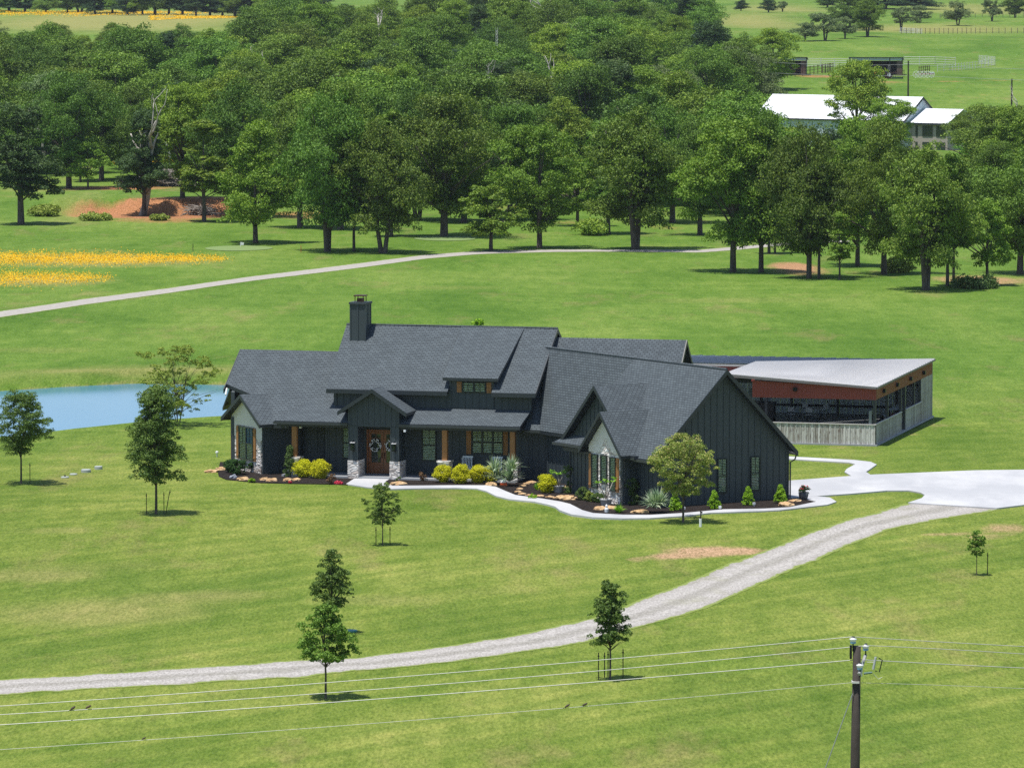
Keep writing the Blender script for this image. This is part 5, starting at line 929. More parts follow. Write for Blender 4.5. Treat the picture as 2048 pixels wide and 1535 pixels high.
p = G(700, 1262); mb = MB(); mb.lathe([(.32, 0), (.32, .06), (.01, .08)], n=16); smesh('valve_lid', mb, plain('teal_plastic', (.03, .22, .18), .4), None, 'teal round valve lid in the shade of the rear lawn oak', 'lid', None, p)
# rocking chairs
def rocker(name, lab, x, y):
    t = thing(name, lab, 'rocking chair', FA.w(x, y, .15), HA+R(3), 'white rocking chairs on the porch'); CH = plain('chair_white', (.66, .70, .74), .5, var=.05)
    mb = MB(); mb.box(ID, -.28, .28, -.25, .25, .40, .44); mb.build('seat', CH, t)
    mb = MB()
    for i in range(6): xx = -.23+i*.092; mb.prism([(xx-.02, .24, .44), (xx+.02, .24, .44), (xx+.02, .42, 1.14), (xx-.02, .42, 1.14)], (0, .02, 0))
    mb.prism([(-.3, .41, 1.08), (.3, .41, 1.08), (.3, .43, 1.18), (-.3, .43, 1.18)], (0, .03, 0)); mb.build('backrest', CH, t)
    for s in (-1, 1):
        mb = MB(); mb.box(ID, s*.3-.035, s*.3+.035, -.3, .32, .62, .65); mb.build('armrest', CH, t); mb = MB(); mb.tube([(s*.27, -.48, .10), (s*.27, -.2, .03), (s*.27, .2, .03), (s*.27, .55, .13)], .022, 6); mb.build('rocker', CH, t)
        for yy in (-.22, .24): mb = MB(); mb.box(ID, s*.27-.02, s*.27+.02, yy-.02, yy+.02, .04, .64 if yy < 0 else 1.1); mb.build('leg', CH, t)
rocker('rocking_chair', 'white slatted rocking chair under the triple window, fully in view', 5.05, 1.0); rocker('rocking_chair', 'white rocking chair partly hidden by the yuccas', 6.75, 1.05)
# ------------------------------------------------------------------ open shed (pavilion) behind the garage, frame FA coordinates
px0, py0 = 23.44, 26.0
shed = thing('open_shed', 'L-shaped open-sided metal shed with red fascia and weathered board half walls', 'shed', FA.w(px0, py0, 0), HA)
fS = lambda x, y, z: (x, y, z)        # local: x left is negative, y back
def ribbed(name, m, P, a0, a1, z0, z1f, out, step=.23, parent=shed, th=.03):
    mb = MB(); n = int((a1-a0)/step)
    for i in range(n):
        a, b = a0+i*(a1-a0)/n, a0+(i+1)*(a1-a0)/n; w = .035
        mb.prism([P(a+w, z0, 0), P(b-w, z0, 0), P(b-w, z1f(b), 0), P(a+w, z1f(a), 0)], Vector(P(a, 0, -th))-Vector(P(a, 0, 0)))
        mb.prism([P(b-w, z0, 0), P(b+w*.9, z0, 0), P(b+w*.9, z1f(b), 0), P(b-w, z1f(b), 0)], Vector(P(a, 0, .02))-Vector(P(a, 0, 0)))
    return mb.build(name, m, parent)
PF = lambda a, z, o: (a, -o, z); PR = lambda a, z, o: (o, a, z)
ribbed('fascia_sheet', REDSH, PF, -7.55, 0, 2.77, lambda a: 3.44-a*.045, 1); ribbed('fascia_sheet', REDBR, PR, 0, 19.3, 2.77, lambda a: 3.44+a*.010, 1)
ribbed('half_wall', BOARD, PF, -13, -.05, .06, lambda a: 1.26, 1, .30); ribbed('half_wall', BOARD, PR, .05, 8.6, .06, lambda a: 1.28, 1, .30); ribbed('half_wall', BOARD, PR, 10.0, 15.4, .06, lambda a: 1.30, 1, .30); ribbed('half_wall', BOARD, PR, 15.4, 19.3, .06, lambda a: 2.79, 1, .30)
mb = MB(); mb.box(fS, -13, .04, -.05, .06, 1.26, 1.31); mb.box(fS, -.06, .05, .0, 8.6, 1.28, 1.33); mb.box(fS, -.06, .05, 10, 15.4, 1.30, 1.35); mb.build('wall_cap', plain('pale_rail', (.50, .48, .46), .7), shed)
ribbed('back_wall', SHEETB, lambda a, z, o: (a, 19.3-o, z), -18, 0, .1, lambda a: 3.5, -1, .42)
mb = MB(); mb.box(fS, -18, 0, 19.1, 19.2, .55, .68); mb.box(fS, -18, 0, 19.1, 19.2, 2.0, 2.1); mb.box(fS, -.18, -.08, 15, 19.2, 2.0, 2.1); mb.build('girt', BLACKM, shed)
mb = MB(); mb.prism([(-18, -.1+0*13, 0), (.1, -.1, 0), (.1, 19.5, 0), (-18, 19.5, 0)], (0, 0, .10)); mb.build('slab_floor', CONCD, shed)
for x, y in [(-.08, .12), (-7.65, .1), (-8.6, 9.2), (-.1, 4.2), (-.1, 8.65), (-.1, 9.95), (-.1, 13.2), (-.1, 15.4), (-2.2, 18.9), (-6.0, 18.9), (-9.0, 18.9), (-11.0, 18.9), (-13.6, 9.2), (-.1, 18.9)]:
    mb = MB(); mb.box(fS, x-.08, x+.08, y-.08, y+.08, .1, 3.3 if y < 18 else 3.4); mb.build('post', plain('steel_post', (.05, .055, .06), .5) if x > -7.6 or y > 1 else TRIM, shed)
mb = MB(); mb.box(fS, -.42, -.26, .05, .22, .1, 2.1); mb.build('post', plain('light_post', (.22, .24, .25), .6), shed)
def ribroof(name, m, quad, n, parent=shed, th=.06, rib=.035):
    A_, B_, C_, D_ = [Vector(q) for q in quad]   # ribs run A->D and B->C
    mb = MB(); mb.prism([A_, B_, C_, D_], (0, 0, -th)); 
    for i in range(n+1):
        t = i/n; a, d = A_.lerp(B_, t), D_.lerp(C_, t); s = (B_-A_).normalized()*.04; u = Vector((0, 0, .004)); mb.prism([a-s+u, a+s+u, d+s+u, d-s+u], (0, 0, rib))
    return mb.build(name, m, parent)
ribroof('roof_sheet', GALV, [(-9.2, -.35, 4.16), (-9.2, 8.6, 4.18), (.1, 19.6, 3.70), (.1, -.35, 3.56)], 26)
ribroof('roof_sheet', GALVD, [(-9.3, 8.75, 4.10), (-19, 8.75, 4.05), (-19, 19.7, 3.62), (.02, 19.7, 3.62)], 24)
mb = MB(); mb.prism([(-9.2, -.37, 4.14), (.1, -.37, 3.54), (.1, -.37, 3.44), (-9.2, -.37, 4.0)], (0, -.06, 0)); mb.prism([(.12, -.35, 3.56), (.12, 19.6, 3.70), (.12, 19.6, 3.6), (.12, -.35, 3.44)], (.05, 0, 0)); mb.build('edge_trim', plain('shed_trim', (.16, .15, .15), .5), shed)
mb = MB(); mb.prism([(-9.15, -.3, 4.05), (-9.15, 8.6, 4.07), (-9.15, 8.6, 3.85), (-9.15, -.3, 3.85)], (-.05, 0, 0)); mb.box(fS, -19, -9.2, 8.7, 8.76, 3.86, 3.98); mb.build('edge_trim', plain('pale_trim', (.4, .38, .37), .5), shed)
ribbed('fascia_sheet', REDSH, lambda a, z, o: (a, 8.85-o, z), -19, -9.3, 2.95, lambda a: 3.85, 1)
mb = MB(); mb.box(fS, -9.2, -7.6, .0, .12, 3.62, 3.9); mb.build('beam', BLACKM, shed)
for y in (2.2, 6.6, 11.2, 15.8): mb = MB(); mb.box(fS, .03, .20, y-.14, y+.14, 3.02, 3.25); mb.build('wall_pack_light', BLACKM, shed)
mb = MB(); mb.box(fS, -5.0, -4.75, -.2, -.03, 3.2, 3.42); mb.build('wall_pack_light', BLACKM, shed)
def inS(x, y, z=.1): w = FA.w(px0+x, py0+y, z); return w
PLW = plain('folding_plastic', (.42, .45, .47), .5, var=.05)
def fchair(lab, x, y, rz):
    t = thing('folding_chair', lab, 'chair', inS(x, y), HA+rz, 'pale folding chairs inside the shed')
    mb = MB(); mb.box(ID, -.22, .22, -.2, .2, .44, .48); mb.build('seat', PLW, t); mb = MB(); mb.prism([(-.22, -.22, .62), (.22, -.22, .62), (.20, -.26, .90), (-.20, -.26, .90)], (0, -.025, 0)); mb.build('backrest', PLW, t)
    for s in (-1, 1):
        for a, b, zt in ((.22, -.24, .88), (-.22, .18, .46)): mb = MB(); mb.tube([(s*.21, a, 0), (s*.21, b, zt)], .014, 5); mb.build('leg', BLACKM, t)
fchair('pale folding chair at the round table, left of two with backs to us', -7.9, 13.6, R(0)); fchair('pale folding chair at the round table, right of two with backs to us', -6.7, 13.4, R(-4)); fchair('pale folding chair on the far side of the table, left', -7.5, 15.6, R(180)); fchair('pale folding chair on the far side of the table, right', -6.2, 15.6, R(170))
t = thing('folding_table', 'round pale folding table inside the shed', 'table', inS(-6.7, 14.6)); mb = MB(); mb.lathe([(.75, .70), (.76, .74), (.01, .745)], n=24); mb.build('tabletop', PLW, t)
for i in range(4): a = i*1.57+.4; mb = MB(); mb.tube([(math.cos(a)*.5, math.sin(a)*.5, 0), (math.cos(a)*.4, math.sin(a)*.4, .7)], .018, 5); mb.build('leg', BLACKM, t)
t = thing('trash_bin', 'black square bin inside the shed behind the garage rake', 'bin', inS(-9.3, 13.0), HA); mb = MB(); mb.prism([(-.42, -.4, 0), (.42, -.4, 0), (.42, .4, 0), (-.42, .4, 0)], (0, 0, 1.15)); mb.build('bin_body', BLACKM, t); mb = MB(); mb.box(ID, -.46, .46, -.44, .44, 1.15, 1.22); mb.build('lid', DARK, t)
t = thing('drum_fan', 'big black drum fan behind the pale corner post of the shed', 'fan', inS(-1.0, 5.5), HA); mb = MB(); mb.tube([(0, -.2, .75), (0, .2, .75)], .72, 24, cap=False); mb.build('drum', BLACKM, t)
mb = MB(); 
for i in range(4): a = i*1.57+.3; mb.prism([(0, 0, .75), (math.cos(a)*.62, -.04, .75+math.sin(a)*.62), (math.cos(a+.6)*.62, .06, .75+math.sin(a+.6)*.62)], (0, .02, 0))
mb.build('blade', DARK, t); mb = MB(); mb.box(ID, -.5, -.42, -.3, .3, 0, .4); mb.box(ID, .42, .5, -.3, .3, 0, .4); mb.build('stand', BLACKM, t)
t = thing('bar_fence', 'black slatted rail fence inside the shed by the bin', 'rail', inS(-13.0, 14.5), HA); mb = MB(); mb.box(ID, 0, 3.2, -.03, .03, 1.05, 1.15); mb.box(ID, 0, 3.2, -.03, .03, .75, .82); mb.build('rail', BLACKM, t)
for i in range(10): mb = MB(); mb.box(ID, i*.35-.03, i*.35+.03, -.025, .025, 0, 1.1); mb.build('picket', BLACKM, t)
t = thing('work_bench', 'pale bench with clutter against the shed end wall', 'bench', inS(-1.2, 15.2), HA); mb = MB(); mb.box(ID, -.6, .6, -1.6, 1.6, .85, .9); mb.build('top', PLW, t)
for x in (-.5, .5):
    for y in (-1.5, 1.5): mb = MB(); mb.box(ID, x-.04, x+.04, y-.04, y+.04, 0, .85); mb.build('leg', BLACKM, t)
t = thing('fuel_drum', 'dark drum standing by the side posts in the shed', 'drum', inS(-.8, 10.8)); mb = MB(); mb.lathe([(.29, 0), (.29, .3), (.31, .31), (.29, .32), (.29, .6), (.31, .61), (.29, .62), (.29, .9)], n=16); mb.build('drum', plain('drum_paint', (.10, .03, .03), .4), t)
p = G(1790, 864); mb = MB(); mb.box(ID, -.9, .9, -.12, .12, 0, .1); mb.box(ID, -.4, 1.3, .15, .3, 0, .08); smesh('lumber', mb, plain('scrap_lumber', (.4, .36, .32), .8), None, 'loose boards lying on the grass beside the shed wall', 'boards', None, p, R(55))
# small yellow shrub in the field behind the ridge
bush('wild_shrub', 957, 652, 28, 12, LCHART, 'little yellow-green shrub in the field just above the roof ridge', None, 1500, .07, 20)
# ------------------------------------------------------------------ power pole and lines in front
DP = 130.
def atd(px, py, d=DP): u, v = (px-CX)/F, (CY-py)/F; r = (u, CP+v*SP, -SP+v*CP); t = d/r[1]; return Vector((r[0]*t, d, CAMH+r[2]*t))
pt = atd(1714, 1291); pbx = atd(1710, 1500).x
pole = thing('utility_pole', 'dark creosoted utility pole with insulators at the lower right', 'utility pole', (pbx, DP, 0))
zt = pt.z; lx = pt.x-pbx
mb = MB(); mb.tube([(-lx*.8, 0, -1), (0, 0, zt*.6), (lx, 0, zt)], [.165, .135, .105], 14); mb.build('shaft', POLEW, pole, True)
def ins(px, py, y=0):
    a = atd(px, py); q = (a.x-pbx, y, a.z); mb = MB(); mb.lathe([(.03, -.16), (.05, -.12), (.055, -.10)], q, 12); mb.build('insulator_cap', BLACKM, pole); mb = MB(); mb.lathe([(.05, -.16), (.068, -.14), (.095, -.08), (.10, -.055), (.05, -.045), (.045, -.02)], q, 14); i_ = mb.build('insulator', WHITE, pole, True)
    mb = MB(); mb.lathe([(.075, -.185), (.08, -.14), (.03, -.14)], q, 12); mb.build('skirt', plain('insulator_blue', (.18, .35, .55), .3), i_); mb = MB(); mb.lathe([(.04, -.028), (.05, .0), (.02, .012)], q, 10); mb.build('clamp', BLACKM, i_)
    mb = MB(); mb.tube([(q[0], y, q[2]-.4), (q[0], y, q[2]-.15)], .02, 6); mb.build('pin', BLACKM, pole); return Vector(q)
i1 = ins(1706, 1272, -.05); i2 = ins(1734, 1291, .45); i3 = ins(1718, 1321, -.35)
mb = MB(); a, b = Vector((i2.x, .5, i2.z-.32)), Vector((i3.x-.03, -.45, i3.z-.30)); mb.tube([a, b], .045, 6); mb.build('cross_arm', plain('grey_arm', (.30, .30, .29), .6), pole)
mb = MB(); mb.box(ID, lx-.20, lx-.14, -.05, .05, zt-.35, zt+.02); mb.build('bracket', BLACKM, pole)
q = atd(1723, 1352); mb = MB(); mb.tube([(q.x-pbx, 0, q.z), (q.x-pbx+.02, 0, q.z+.42)], .022, 6); mb.build('brace', WHITE, pole)
def seg(name, pts, r, m, par=pole):
    mb = MB(); mb.tube([(atd(x, y).x-pbx, -.1, atd(x, y).z) for x, y in pts], r, 7); return mb.build(name, m, par)
sw = seg('fuse_cutout', [(1751, 1312), (1746, 1337)], .035, plain('cutout_grey', (.42, .44, .45), .5)); seg('fuse_tube', [(1757, 1314), (1764, 1318), (1758, 1342), (1750, 1340)], .016, BLACKM); seg('cutout_arm', [(1727, 1345), (1744, 1343)], .03, plain('cutout_green', (.08, .16, .14), .5)); seg('jumper_wire', [(1733, 1322), (1748, 1322), (1752, 1313)], .008, GALV); seg('jumper_wire', [(1746, 1345), (1756, 1356), (1764, 1352)], .007, GALV)
mb = MB(); q = atd(1707, 1363); mb.box(ID, q.x-pbx-.05, q.x-pbx+.15, -.16, .14, q.z-.02, q.z+.03); mb.build('band_clamp', GALV, pole)
seg('guy_wire', [(1705, 1385), (1650, 1535), (1600, 1675)], .014, plain('guy_steel', (.34, .35, .35), .4, .5))
WIRE = plain('aluminium_wire', (.30, .31, .29), .5, .3)
def wire(lab, pl, pr_, r=.0105):
    t = []; P = [atd(*q) for q in pl]; x = [p.x for p in P]; z = [p.z for p in P]; c = np.polyfit(x, z, 2); P2 = [atd(*q) for q in pr_]; c2 = np.polyfit([p.x for p in P2], [p.z for p in P2], 2)
    mb = MB(); xs = np.linspace(-62, P[-1].x, 70); c[0] = max(c[0], .0003); mb.tube([(X, DP, np.polyval(c, X)) for X in xs], r, 6); xs = np.linspace(P2[0].x, 60, 50); mb.tube([(X, DP, np.polyval(c2, X)) for X in xs[:]], r, 6); return smesh('power_line', mb, WIRE, None, lab, 'cable', 'overhead lines on the utility pole')
wire('topmost overhead line of the four, on the highest insulator', [(0, 1411), (650, 1365), (1150, 1323), (1706, 1272.5)], [(1706, 1272.5), (1900, 1284), (2048, 1292)]); wire('second overhead line from the top, with two birds at the left', [(0, 1428), (650, 1386), (1150, 1344), (1734, 1290)], [(1734, 1290), (1900, 1298), (2048, 1307)])
wire('third overhead line from the top, passing in front of the pole', [(0, 1448.5), (650, 1405), (1150, 1366), (1718, 1318)], [(1718, 1318), (1900, 1328), (2048, 1335)], .012); wire('lowest and thinnest overhead line, clamped to the pole side', [(0, 1498), (650, 1453), (1150, 1413), (1706, 1364)], [(1706, 1364), (1900, 1370), (2048, 1376)], .0065)
def bird(px, py, lab, s=1, m=None):
    p = atd(px, py); t = thing('bird', lab, 'bird', p, random.uniform(-.6, .6), 'birds on the lines'); mb = MB(); mb.tube([(-.085, 0, -.02), (-.05, 0, .02), (0, 0, .045), (.04, 0, .06), (.055, 0, .075)], [.008, .026, .034, .026, .012], 8); mb.lathe([(.004, .05), (.022, .06), (.024, .078), (.014, .094), (.003, .098)], (.05, 0, 0), 8); mb.tube([(.068, 0, .076), (.09, 0, .072)], [.006, .001], 5); mb.build('body', m or plain('bird_brown', (.07, .05, .04), .8), t, True); mb = MB(); mb.prism([(-.08, -.012, -.01), (-.08, .012, -.01), (-.15, .014, -.035), (-.15, -.014, -.035)], (0, 0, .008)); mb.build('tail', BLACKM, t); t.scale = (s, s, s)
bird(146, 1418, 'small dark bird perched on the second line at the far left', 1.0); bird(177, 1416, 'brown bird perched just right of the far left bird', 1.15, plain('bird_tan', (.14, .10, .06), .8)); bird(288, 1478, 'tiny bird perched alone on the lowest line at the left', .8); bird(1135, 1413, 'small bird on the lowest line, left one of a spaced pair', .9); bird(1170, 1410.5, 'small bird on the lowest line, right one of a spaced pair', .9)
# ------------------------------------------------------------------ white metal building behind the trees
d0 = 742.; c0 = Vector(((1806-CX)*d0/F, d0, T((1806-CX)*d0/F, d0)))
FW = Frame((c0.x, c0.y), 40); wb = thing('metal_building', 'long white metal building with a pale gable end behind the trees', 'building', (c0.x, c0.y, c0.z), R(-40))
Lh, Wh, eh, rh = 28.5, 9.6, CAMH-d0*(240.3+50)/F-c0.z, 0; eh = max(3.6, eh); rh = eh+3.5
WALLW = plain('white_siding', (.55, .62, .68), .5, var=.06, sc=.5)
def P0(a, z, o): return (a, -o, z)
ribbed('wall', WALLW, P0, -Lh, 0, -1, lambda a: eh, 1, .9, wb, .05)
mb = MB(); mb.prism([(0, 0, -1), (0, Wh, -1), (0, Wh, eh), (0, Wh/2, rh), (0, 0, eh)], (-.1, 0, 0)); 
for i in range(1, 11): y = i*Wh/11; mb.box(ID, 0, .05, y-.06, y+.06, -1, eh+3.5*(1-abs(y-Wh/2)/(Wh/2))-.1)
mb.build('gable_wall', WALLW, wb); mb = MB(); mb.box(ID, -Lh, -.2, Wh-.1, Wh, -1, eh); mb.box(ID, -Lh, -Lh+.1, 0, Wh, -1, eh); mb.build('wall', WALLW, wb)
ribroof('roof', SHEETW, [(-Lh-.3, Wh/2, rh+.1), (.3, Wh/2, rh+.1), (.3, -.3, eh), (-Lh-.3, -.3, eh)], 30, wb); ribroof('roof', SHEETW, [(.3, Wh/2, rh+.1), (-Lh-.3, Wh/2, rh+.1), (-Lh-.3, Wh+.3, eh), (.3, Wh+.3, eh)], 30, wb)
mb = MB()
for a, b in (((.32, -.3, eh), (.32, Wh/2, rh+.1)), ((.32, Wh+.3, eh), (.32, Wh/2, rh+.1)), ((-Lh-.36, -.3, eh), (-Lh-.36, Wh/2, rh+.1))): mb.prism([a, b, (b[0], b[1], b[2]-.35), (a[0], a[1], a[2]-.35)], (.06, 0, 0))
mb.box(ID, -Lh-.3, .3, -.36, -.30, eh-.22, eh); mb.build('trim', TRIM, wb)
ax = thing('stone_annex', 'stone-fronted annex with a white roof joined to the white metal building', 'building', (c0.x, c0.y, c0.z), R(-40))
STONEF = mat('tan_stone', lambda n, o: (lambda uv: bsdf(n, o, mix(n, noise(n, mapv(n, uv, (1.5, 3, 1)), 2, 4), (.22, .19, .16), (.52, .46, .40)), .9))(N(n, 'UVMap').outputs[0]))
ha = eh-.3; mb = MB(); mb.box(ID, .1, 7.2, 1.6, 1.8, -1.5, ha); mb.box(ID, 7.0, 7.2, 1.8, 8, -1.5, ha); mb.build('wall', STONEF, ax)
ribroof('roof', SHEETW, [(.36, 5.4, ha+2.1), (7.5, 5.4, ha+2.1), (7.5, 1.2, ha), (.36, 1.2, ha)], 10, ax); ribroof('roof', SHEETW, [(7.5, 5.4, ha+2.1), (.36, 5.4, ha+2.1), (.36, 9.4, ha), (7.5, 9.4, ha)], 10, ax)
mb = MB(); mb.box(ID, .36, 7.5, 1.12, 1.2, ha-.28, ha); mb.build('trim', TRIM, ax)
for x0, x1 in ((1.2, 1.6), (2.5, 4.4), (5.1, 6.8)):
    for z0, z1 in ((ha-2.1, ha-.45), (ha-4.6, ha-2.95)):
        mb = MB(); mb.box(ID, x0, x1, 1.53, 1.58, z0, z1); mb.build('window', mat('far_glass', lambda n, o: bsdf(n, o, (.02, .03, .035), .08, 0, 1)), ax)
# ------------------------------------------------------------------ pasture sheds, pens, tractor
def loafing(px, py, lab):
    p = G(px, py); t = thing('loafing_shed', lab, 'shed', (p.x, p.y, p.z-.1), R(-6), 'open-front pasture sheds'); 
    mb = MB(); mb.box(ID, -4, 5, 4.2, 4.3, 0, 2.8); mb.build('back_wall', plain('brown_sheet', (.06, .045, .04), .7), t); mb = MB(); mb.box(ID, -4.0, -3.9, 0, 4.2, 0, 2.9); mb.build('side_wall', plain('brown_sheet', (.06, .045, .04), .7), t); mb = MB(); mb.box(ID, 4.0, 5.0, 0, .1, 0, 2.9); mb.box(ID, 4.9, 5.0, .1, 4.2, 0, 2.9); mb.build('side_wall', plain('brown_wall', (.13, .09, .075), .7), t)
    mb = MB(); mb.box(ID, -5.3, 5.2, -.06, .06, 2.95, 3.5); mb.build('front_fascia', SHEETB, t); mb = MB(); mb.prism([(-5.5, -.4, 3.62), (5.3, -.4, 3.62), (5.3, 4.6, 3.1), (-5.5, 4.6, 3.1)], (0, 0, -.12)); mb.build('roof', TRIM, t)
    for x in (-5.3, 2.6, 5.1): mb = MB(); mb.box(ID, x-.07, x+.07, -.12, .02, 0, 3.5); mb.build('post', BLACKM, t)
loafing(1753, 150, 'pasture shed with a dark open front and the tractor before it'); loafing(1561, 150, 'pasture shed half hidden behind a tree at the left')
def pipe_fence(name, pxs, lab, hgt=1.45, rails=5, m=None, step=None, post=.05, rail=.03):
    P = [G(*q) for q in pxs]; o0 = P[0]; t = thing(name, lab, 'fence', o0, 0, 'pens and fences on the pasture'); m = m or GALV; mbr = MB()
    for a, b in zip(P[:-1], P[1:]):
        n = max(1, round((b-a).length/(step or 3.5)))
        for k in range(rails): z = hgt*(k+.6)/rails; mbr.tube([a-o0+Vector((0, 0, z)), b-o0+Vector((0, 0, z))], rail, 5)
        for i in range(n+1): q = a.lerp(b, i/n)-o0; mb = MB(); mb.tube([q+Vector((0, 0, -.2)), q+Vector((0, 0, hgt))], post, 6); mb.build('post', m, t)
    mbr.build('rails', m, t); return t
RP = plain('rusty_pipe', (.10, .045, .035), .7)
pipe_fence('pipe_fence', [(1614, 112+22), (1697, 113+22)], 'pale pipe fence between the two pasture sheds', 1.9, 5, None, 3.6, .06, .045); pipe_fence('pipe_fence', [(1560, 158), (1620, 150), (1666, 143)], 'rust-brown pen rails in front of the left pasture shed', 1.8, 3, RP, 4, .07, .045); pipe_fence('pipe_fence', [(1645, 147), (1666, 145)], 'rust-brown square gate panel between the sheds', 1.9, 4, RP, 2, .07, .04)
pipe_fence('pipe_fence', [(1808, 130), (1870, 130), (1911, 132)], 'pale pipe fence right of the tractor shed, rear line', 1.9, 4, None, 3.2, .05, .04); pipe_fence('pipe_fence', [(1875, 144), (1900, 143), (1956, 137), (1990, 132)], 'low pipe fence running right across the pasture', 1.6, 3, None, 2.8, .05, .03); pipe_fence('pipe_fence', [(1958, 128), (1990, 131)], 'stack of pale livestock panels at the right end of the pens', 1.9, 7, None, 1.6, .05, .045)
pipe_fence('pipe_fence', [(1838, 152), (1859, 149)], 'brown pen gate right of the utility pole', 1.9, 3, RP, 1.6, .07, .05); pipe_fence('pipe_fence', [(1772, 160), (1796, 156), (1808, 153)], 'rust-brown rails in front of the tractor', 1.4, 2, RP, 1.8, .06, .04)
pipe_fence('wire_fence', [(1803, 68), (1860, 68), (1960, 67), (2060, 67)], 'long wire fence with dark posts across the far pasture', 1.5, 4, plain('fence_post', (.14, .11, .09), .8), 2.45, .07, .012); pipe_fence('pipe_fence', [(1800, 66), (1844, 68)], 'pale metal gate at the left end of the far wire fence', 1.4, 5, None, 5, .06, .05); pipe_fence('wire_fence', [(1880, 38), (2060, 34)], 'second wire fence higher up on the hillside', 1.5, 3, plain('fence_post', (.14, .11, .09), .8), 4, .07, .012)
p = G(1767, 157); t = thing('tractor', 'red farm tractor with a roll bar and mower deck before the pasture shed', 'tractor', p, R(195)); REDP = plain('tractor_red', (.42, .05, .03), .4)
mb = MB(); mb.box(ID, -.1, 1.7, -.36, .36, .8, 1.45); mb.box(ID, 1.7, 1.85, -.33, .33, .85, 1.35); mb.build('hood', REDP, t); mb = MB(); mb.box(ID, -1.1, 0, -.5, .5, .55, .95); mb.build('chassis', BLACKM, t); mb = MB(); mb.box(ID, -.95, -.5, -.28, .28, 1.0, 1.15); mb.box(ID, -1.05, -.92, -.28, .28, 1.1, 1.6); mb.build('seat', BLACKM, t)
mb = MB(); mb.tube([(-1.1, -.5, .9), (-1.15, -.5, 2.5), (-1.15, .5, 2.5), (-1.1, .5, .9)], .05, 6); mb.build('roll_bar', plain('grey_bar', (.3, .3, .3), .5), t)
for x, r, w in ((-.8, .75, .22), (1.3, .42, .15)):
    for s in (-1, 1):
        mb = MB(); y = s*.78; mb.tube([(x, y-w, r), (x, y+w, r)], r, 20, cap=True); wh = mb.build('wheel', BLACKM, t); mb = MB(); mb.tube([(x, y-w-.02, r), (x, y+w+.02, r)], r*.5, 14); mb.build('rim', WHITE, wh)
mb = MB(); mb.box(ID, -.95, -.65, -.98, -.56, 1.35, 1.5); mb.box(ID, -.95, -.65, .56, .98, 1.35, 1.5); mb.build('fender', REDP, t)
mb = MB(); mb.prism([(2.1, -1.2, .2), (3.3, -1.0, .2), (3.3, 1.0, .2), (2.1, 1.2, .2)], (0, 0, .35)); mb.build('mower_deck', plain('faded_red', (.45, .16, .12), .6), t)
p = G(1832, 156); t = thing('hay_rake', 'wheel rake with spoked white and red wheels behind the utility pole', 'farm implement', p, R(-15)); 
for i in range(5):
    mb = MB(); x = i*.75; mb.tube([(x+.62*math.cos(a), .1*i, .7+.62*math.sin(a)) for a in np.linspace(0, 6.283, 17)], .03, 5, cap=False)
    for k in range(8): a = k*.785; mb.tube([(x, .1*i, .7), (x+.68*math.cos(a), .1*i, .7+.68*math.sin(a))], .018, 4)
    mb.build('rake_wheel', WHITE, t)
mb = MB(); mb.tube([(-.4, .1, .75), (3.6, .5, .75)], .06, 6); mb.build('beam', REDP, t)
p = G(1864, 149); mb = MB(); mb.lathe([(.4, 0), (.5, .35), (.45, .4), (.4, .3)], n=14); smesh('water_trough', mb, SHEETB, None, 'pale round trough right of the brown pen gate', 'trough', None, p)
p = G(1795, 160); mb = MB(); mb.prism([(-1.1, -.3, .2), (1.1, -.3, .2), (1.1, .3, .2), (-1.1, .3, .2)], (0, 0, .35)); mb.tube([(-1.3, 0, .3), (-1.1, 0, .3)], .05, 6); smesh('implement', mb, plain('green_paint', (.03, .07, .04), .5), None, 'dark green low implement right of the tractor', 'farm implement', None, p)
d = 790; x = (1815-CX)*d/F; z = T(x, d); mb = MB(); top = CAMH-d*(121+50)/F-z; mb.tube([(0, 0, -1), (0, 0, top)], [.17, .12], 10); up_ = smesh('utility_pole', mb, POLEW, None, 'distant wooden utility pole rising behind the white metal roof', 'utility pole', None, (x, d, z))
mb = MB()
for zz, x1, z1 in ((top-.6, -60, -.3), (top-2.4, -60, -3.0)): mb.tube([(0, 0, zz), (24, 8, zz-1.1), (46, 14, zz-1.4), (70, 20, zz-.6)], .022, 5); mb.tube([(0, 0, zz), (-9, 18, zz-.5), (-20, 40, zz-.4)], .022, 5)
smesh('service_wire', mb, plain('grey_wire', (.4, .4, .4), .5), None, 'thin wires running right from the distant utility pole', 'cable', None, (x, d, z))
d = 830; x = (2022-CX)*d/F; z = T(x, d); mb = MB(); mb.tube([(0, 0, -1), (0, 0, 6.2)], [.17, .13], 8); smesh('utility_pole', mb, POLEW, None, 'short dark pole among the trees near the right picture edge', 'utility pole', None, (x, d, z))
# radio mast in the wood
d = 800; x = (993-CX)*d/F; z = T(x, d); mb = MB(); h = CAMH-d*(55+50)/F-z
for i in range(3): a = i*2.094; mb.tube([(math.cos(a)*.2, math.sin(a)*.2, 0), (math.cos(a)*.2, math.sin(a)*.2, h)], .025, 5)
for k in range(int(h/.5)):
    for i in range(3): a, b = i*2.094, (i+1)*2.094; mb.tube([(math.cos(a)*.2, math.sin(a)*.2, k*.5), (math.cos(b)*.2, math.sin(b)*.2, k*.5+.5)], .014, 4)
smesh('radio_mast', mb, GALV, None, 'slim grey lattice mast rising out of the wood', 'mast', None, (x, d, z))
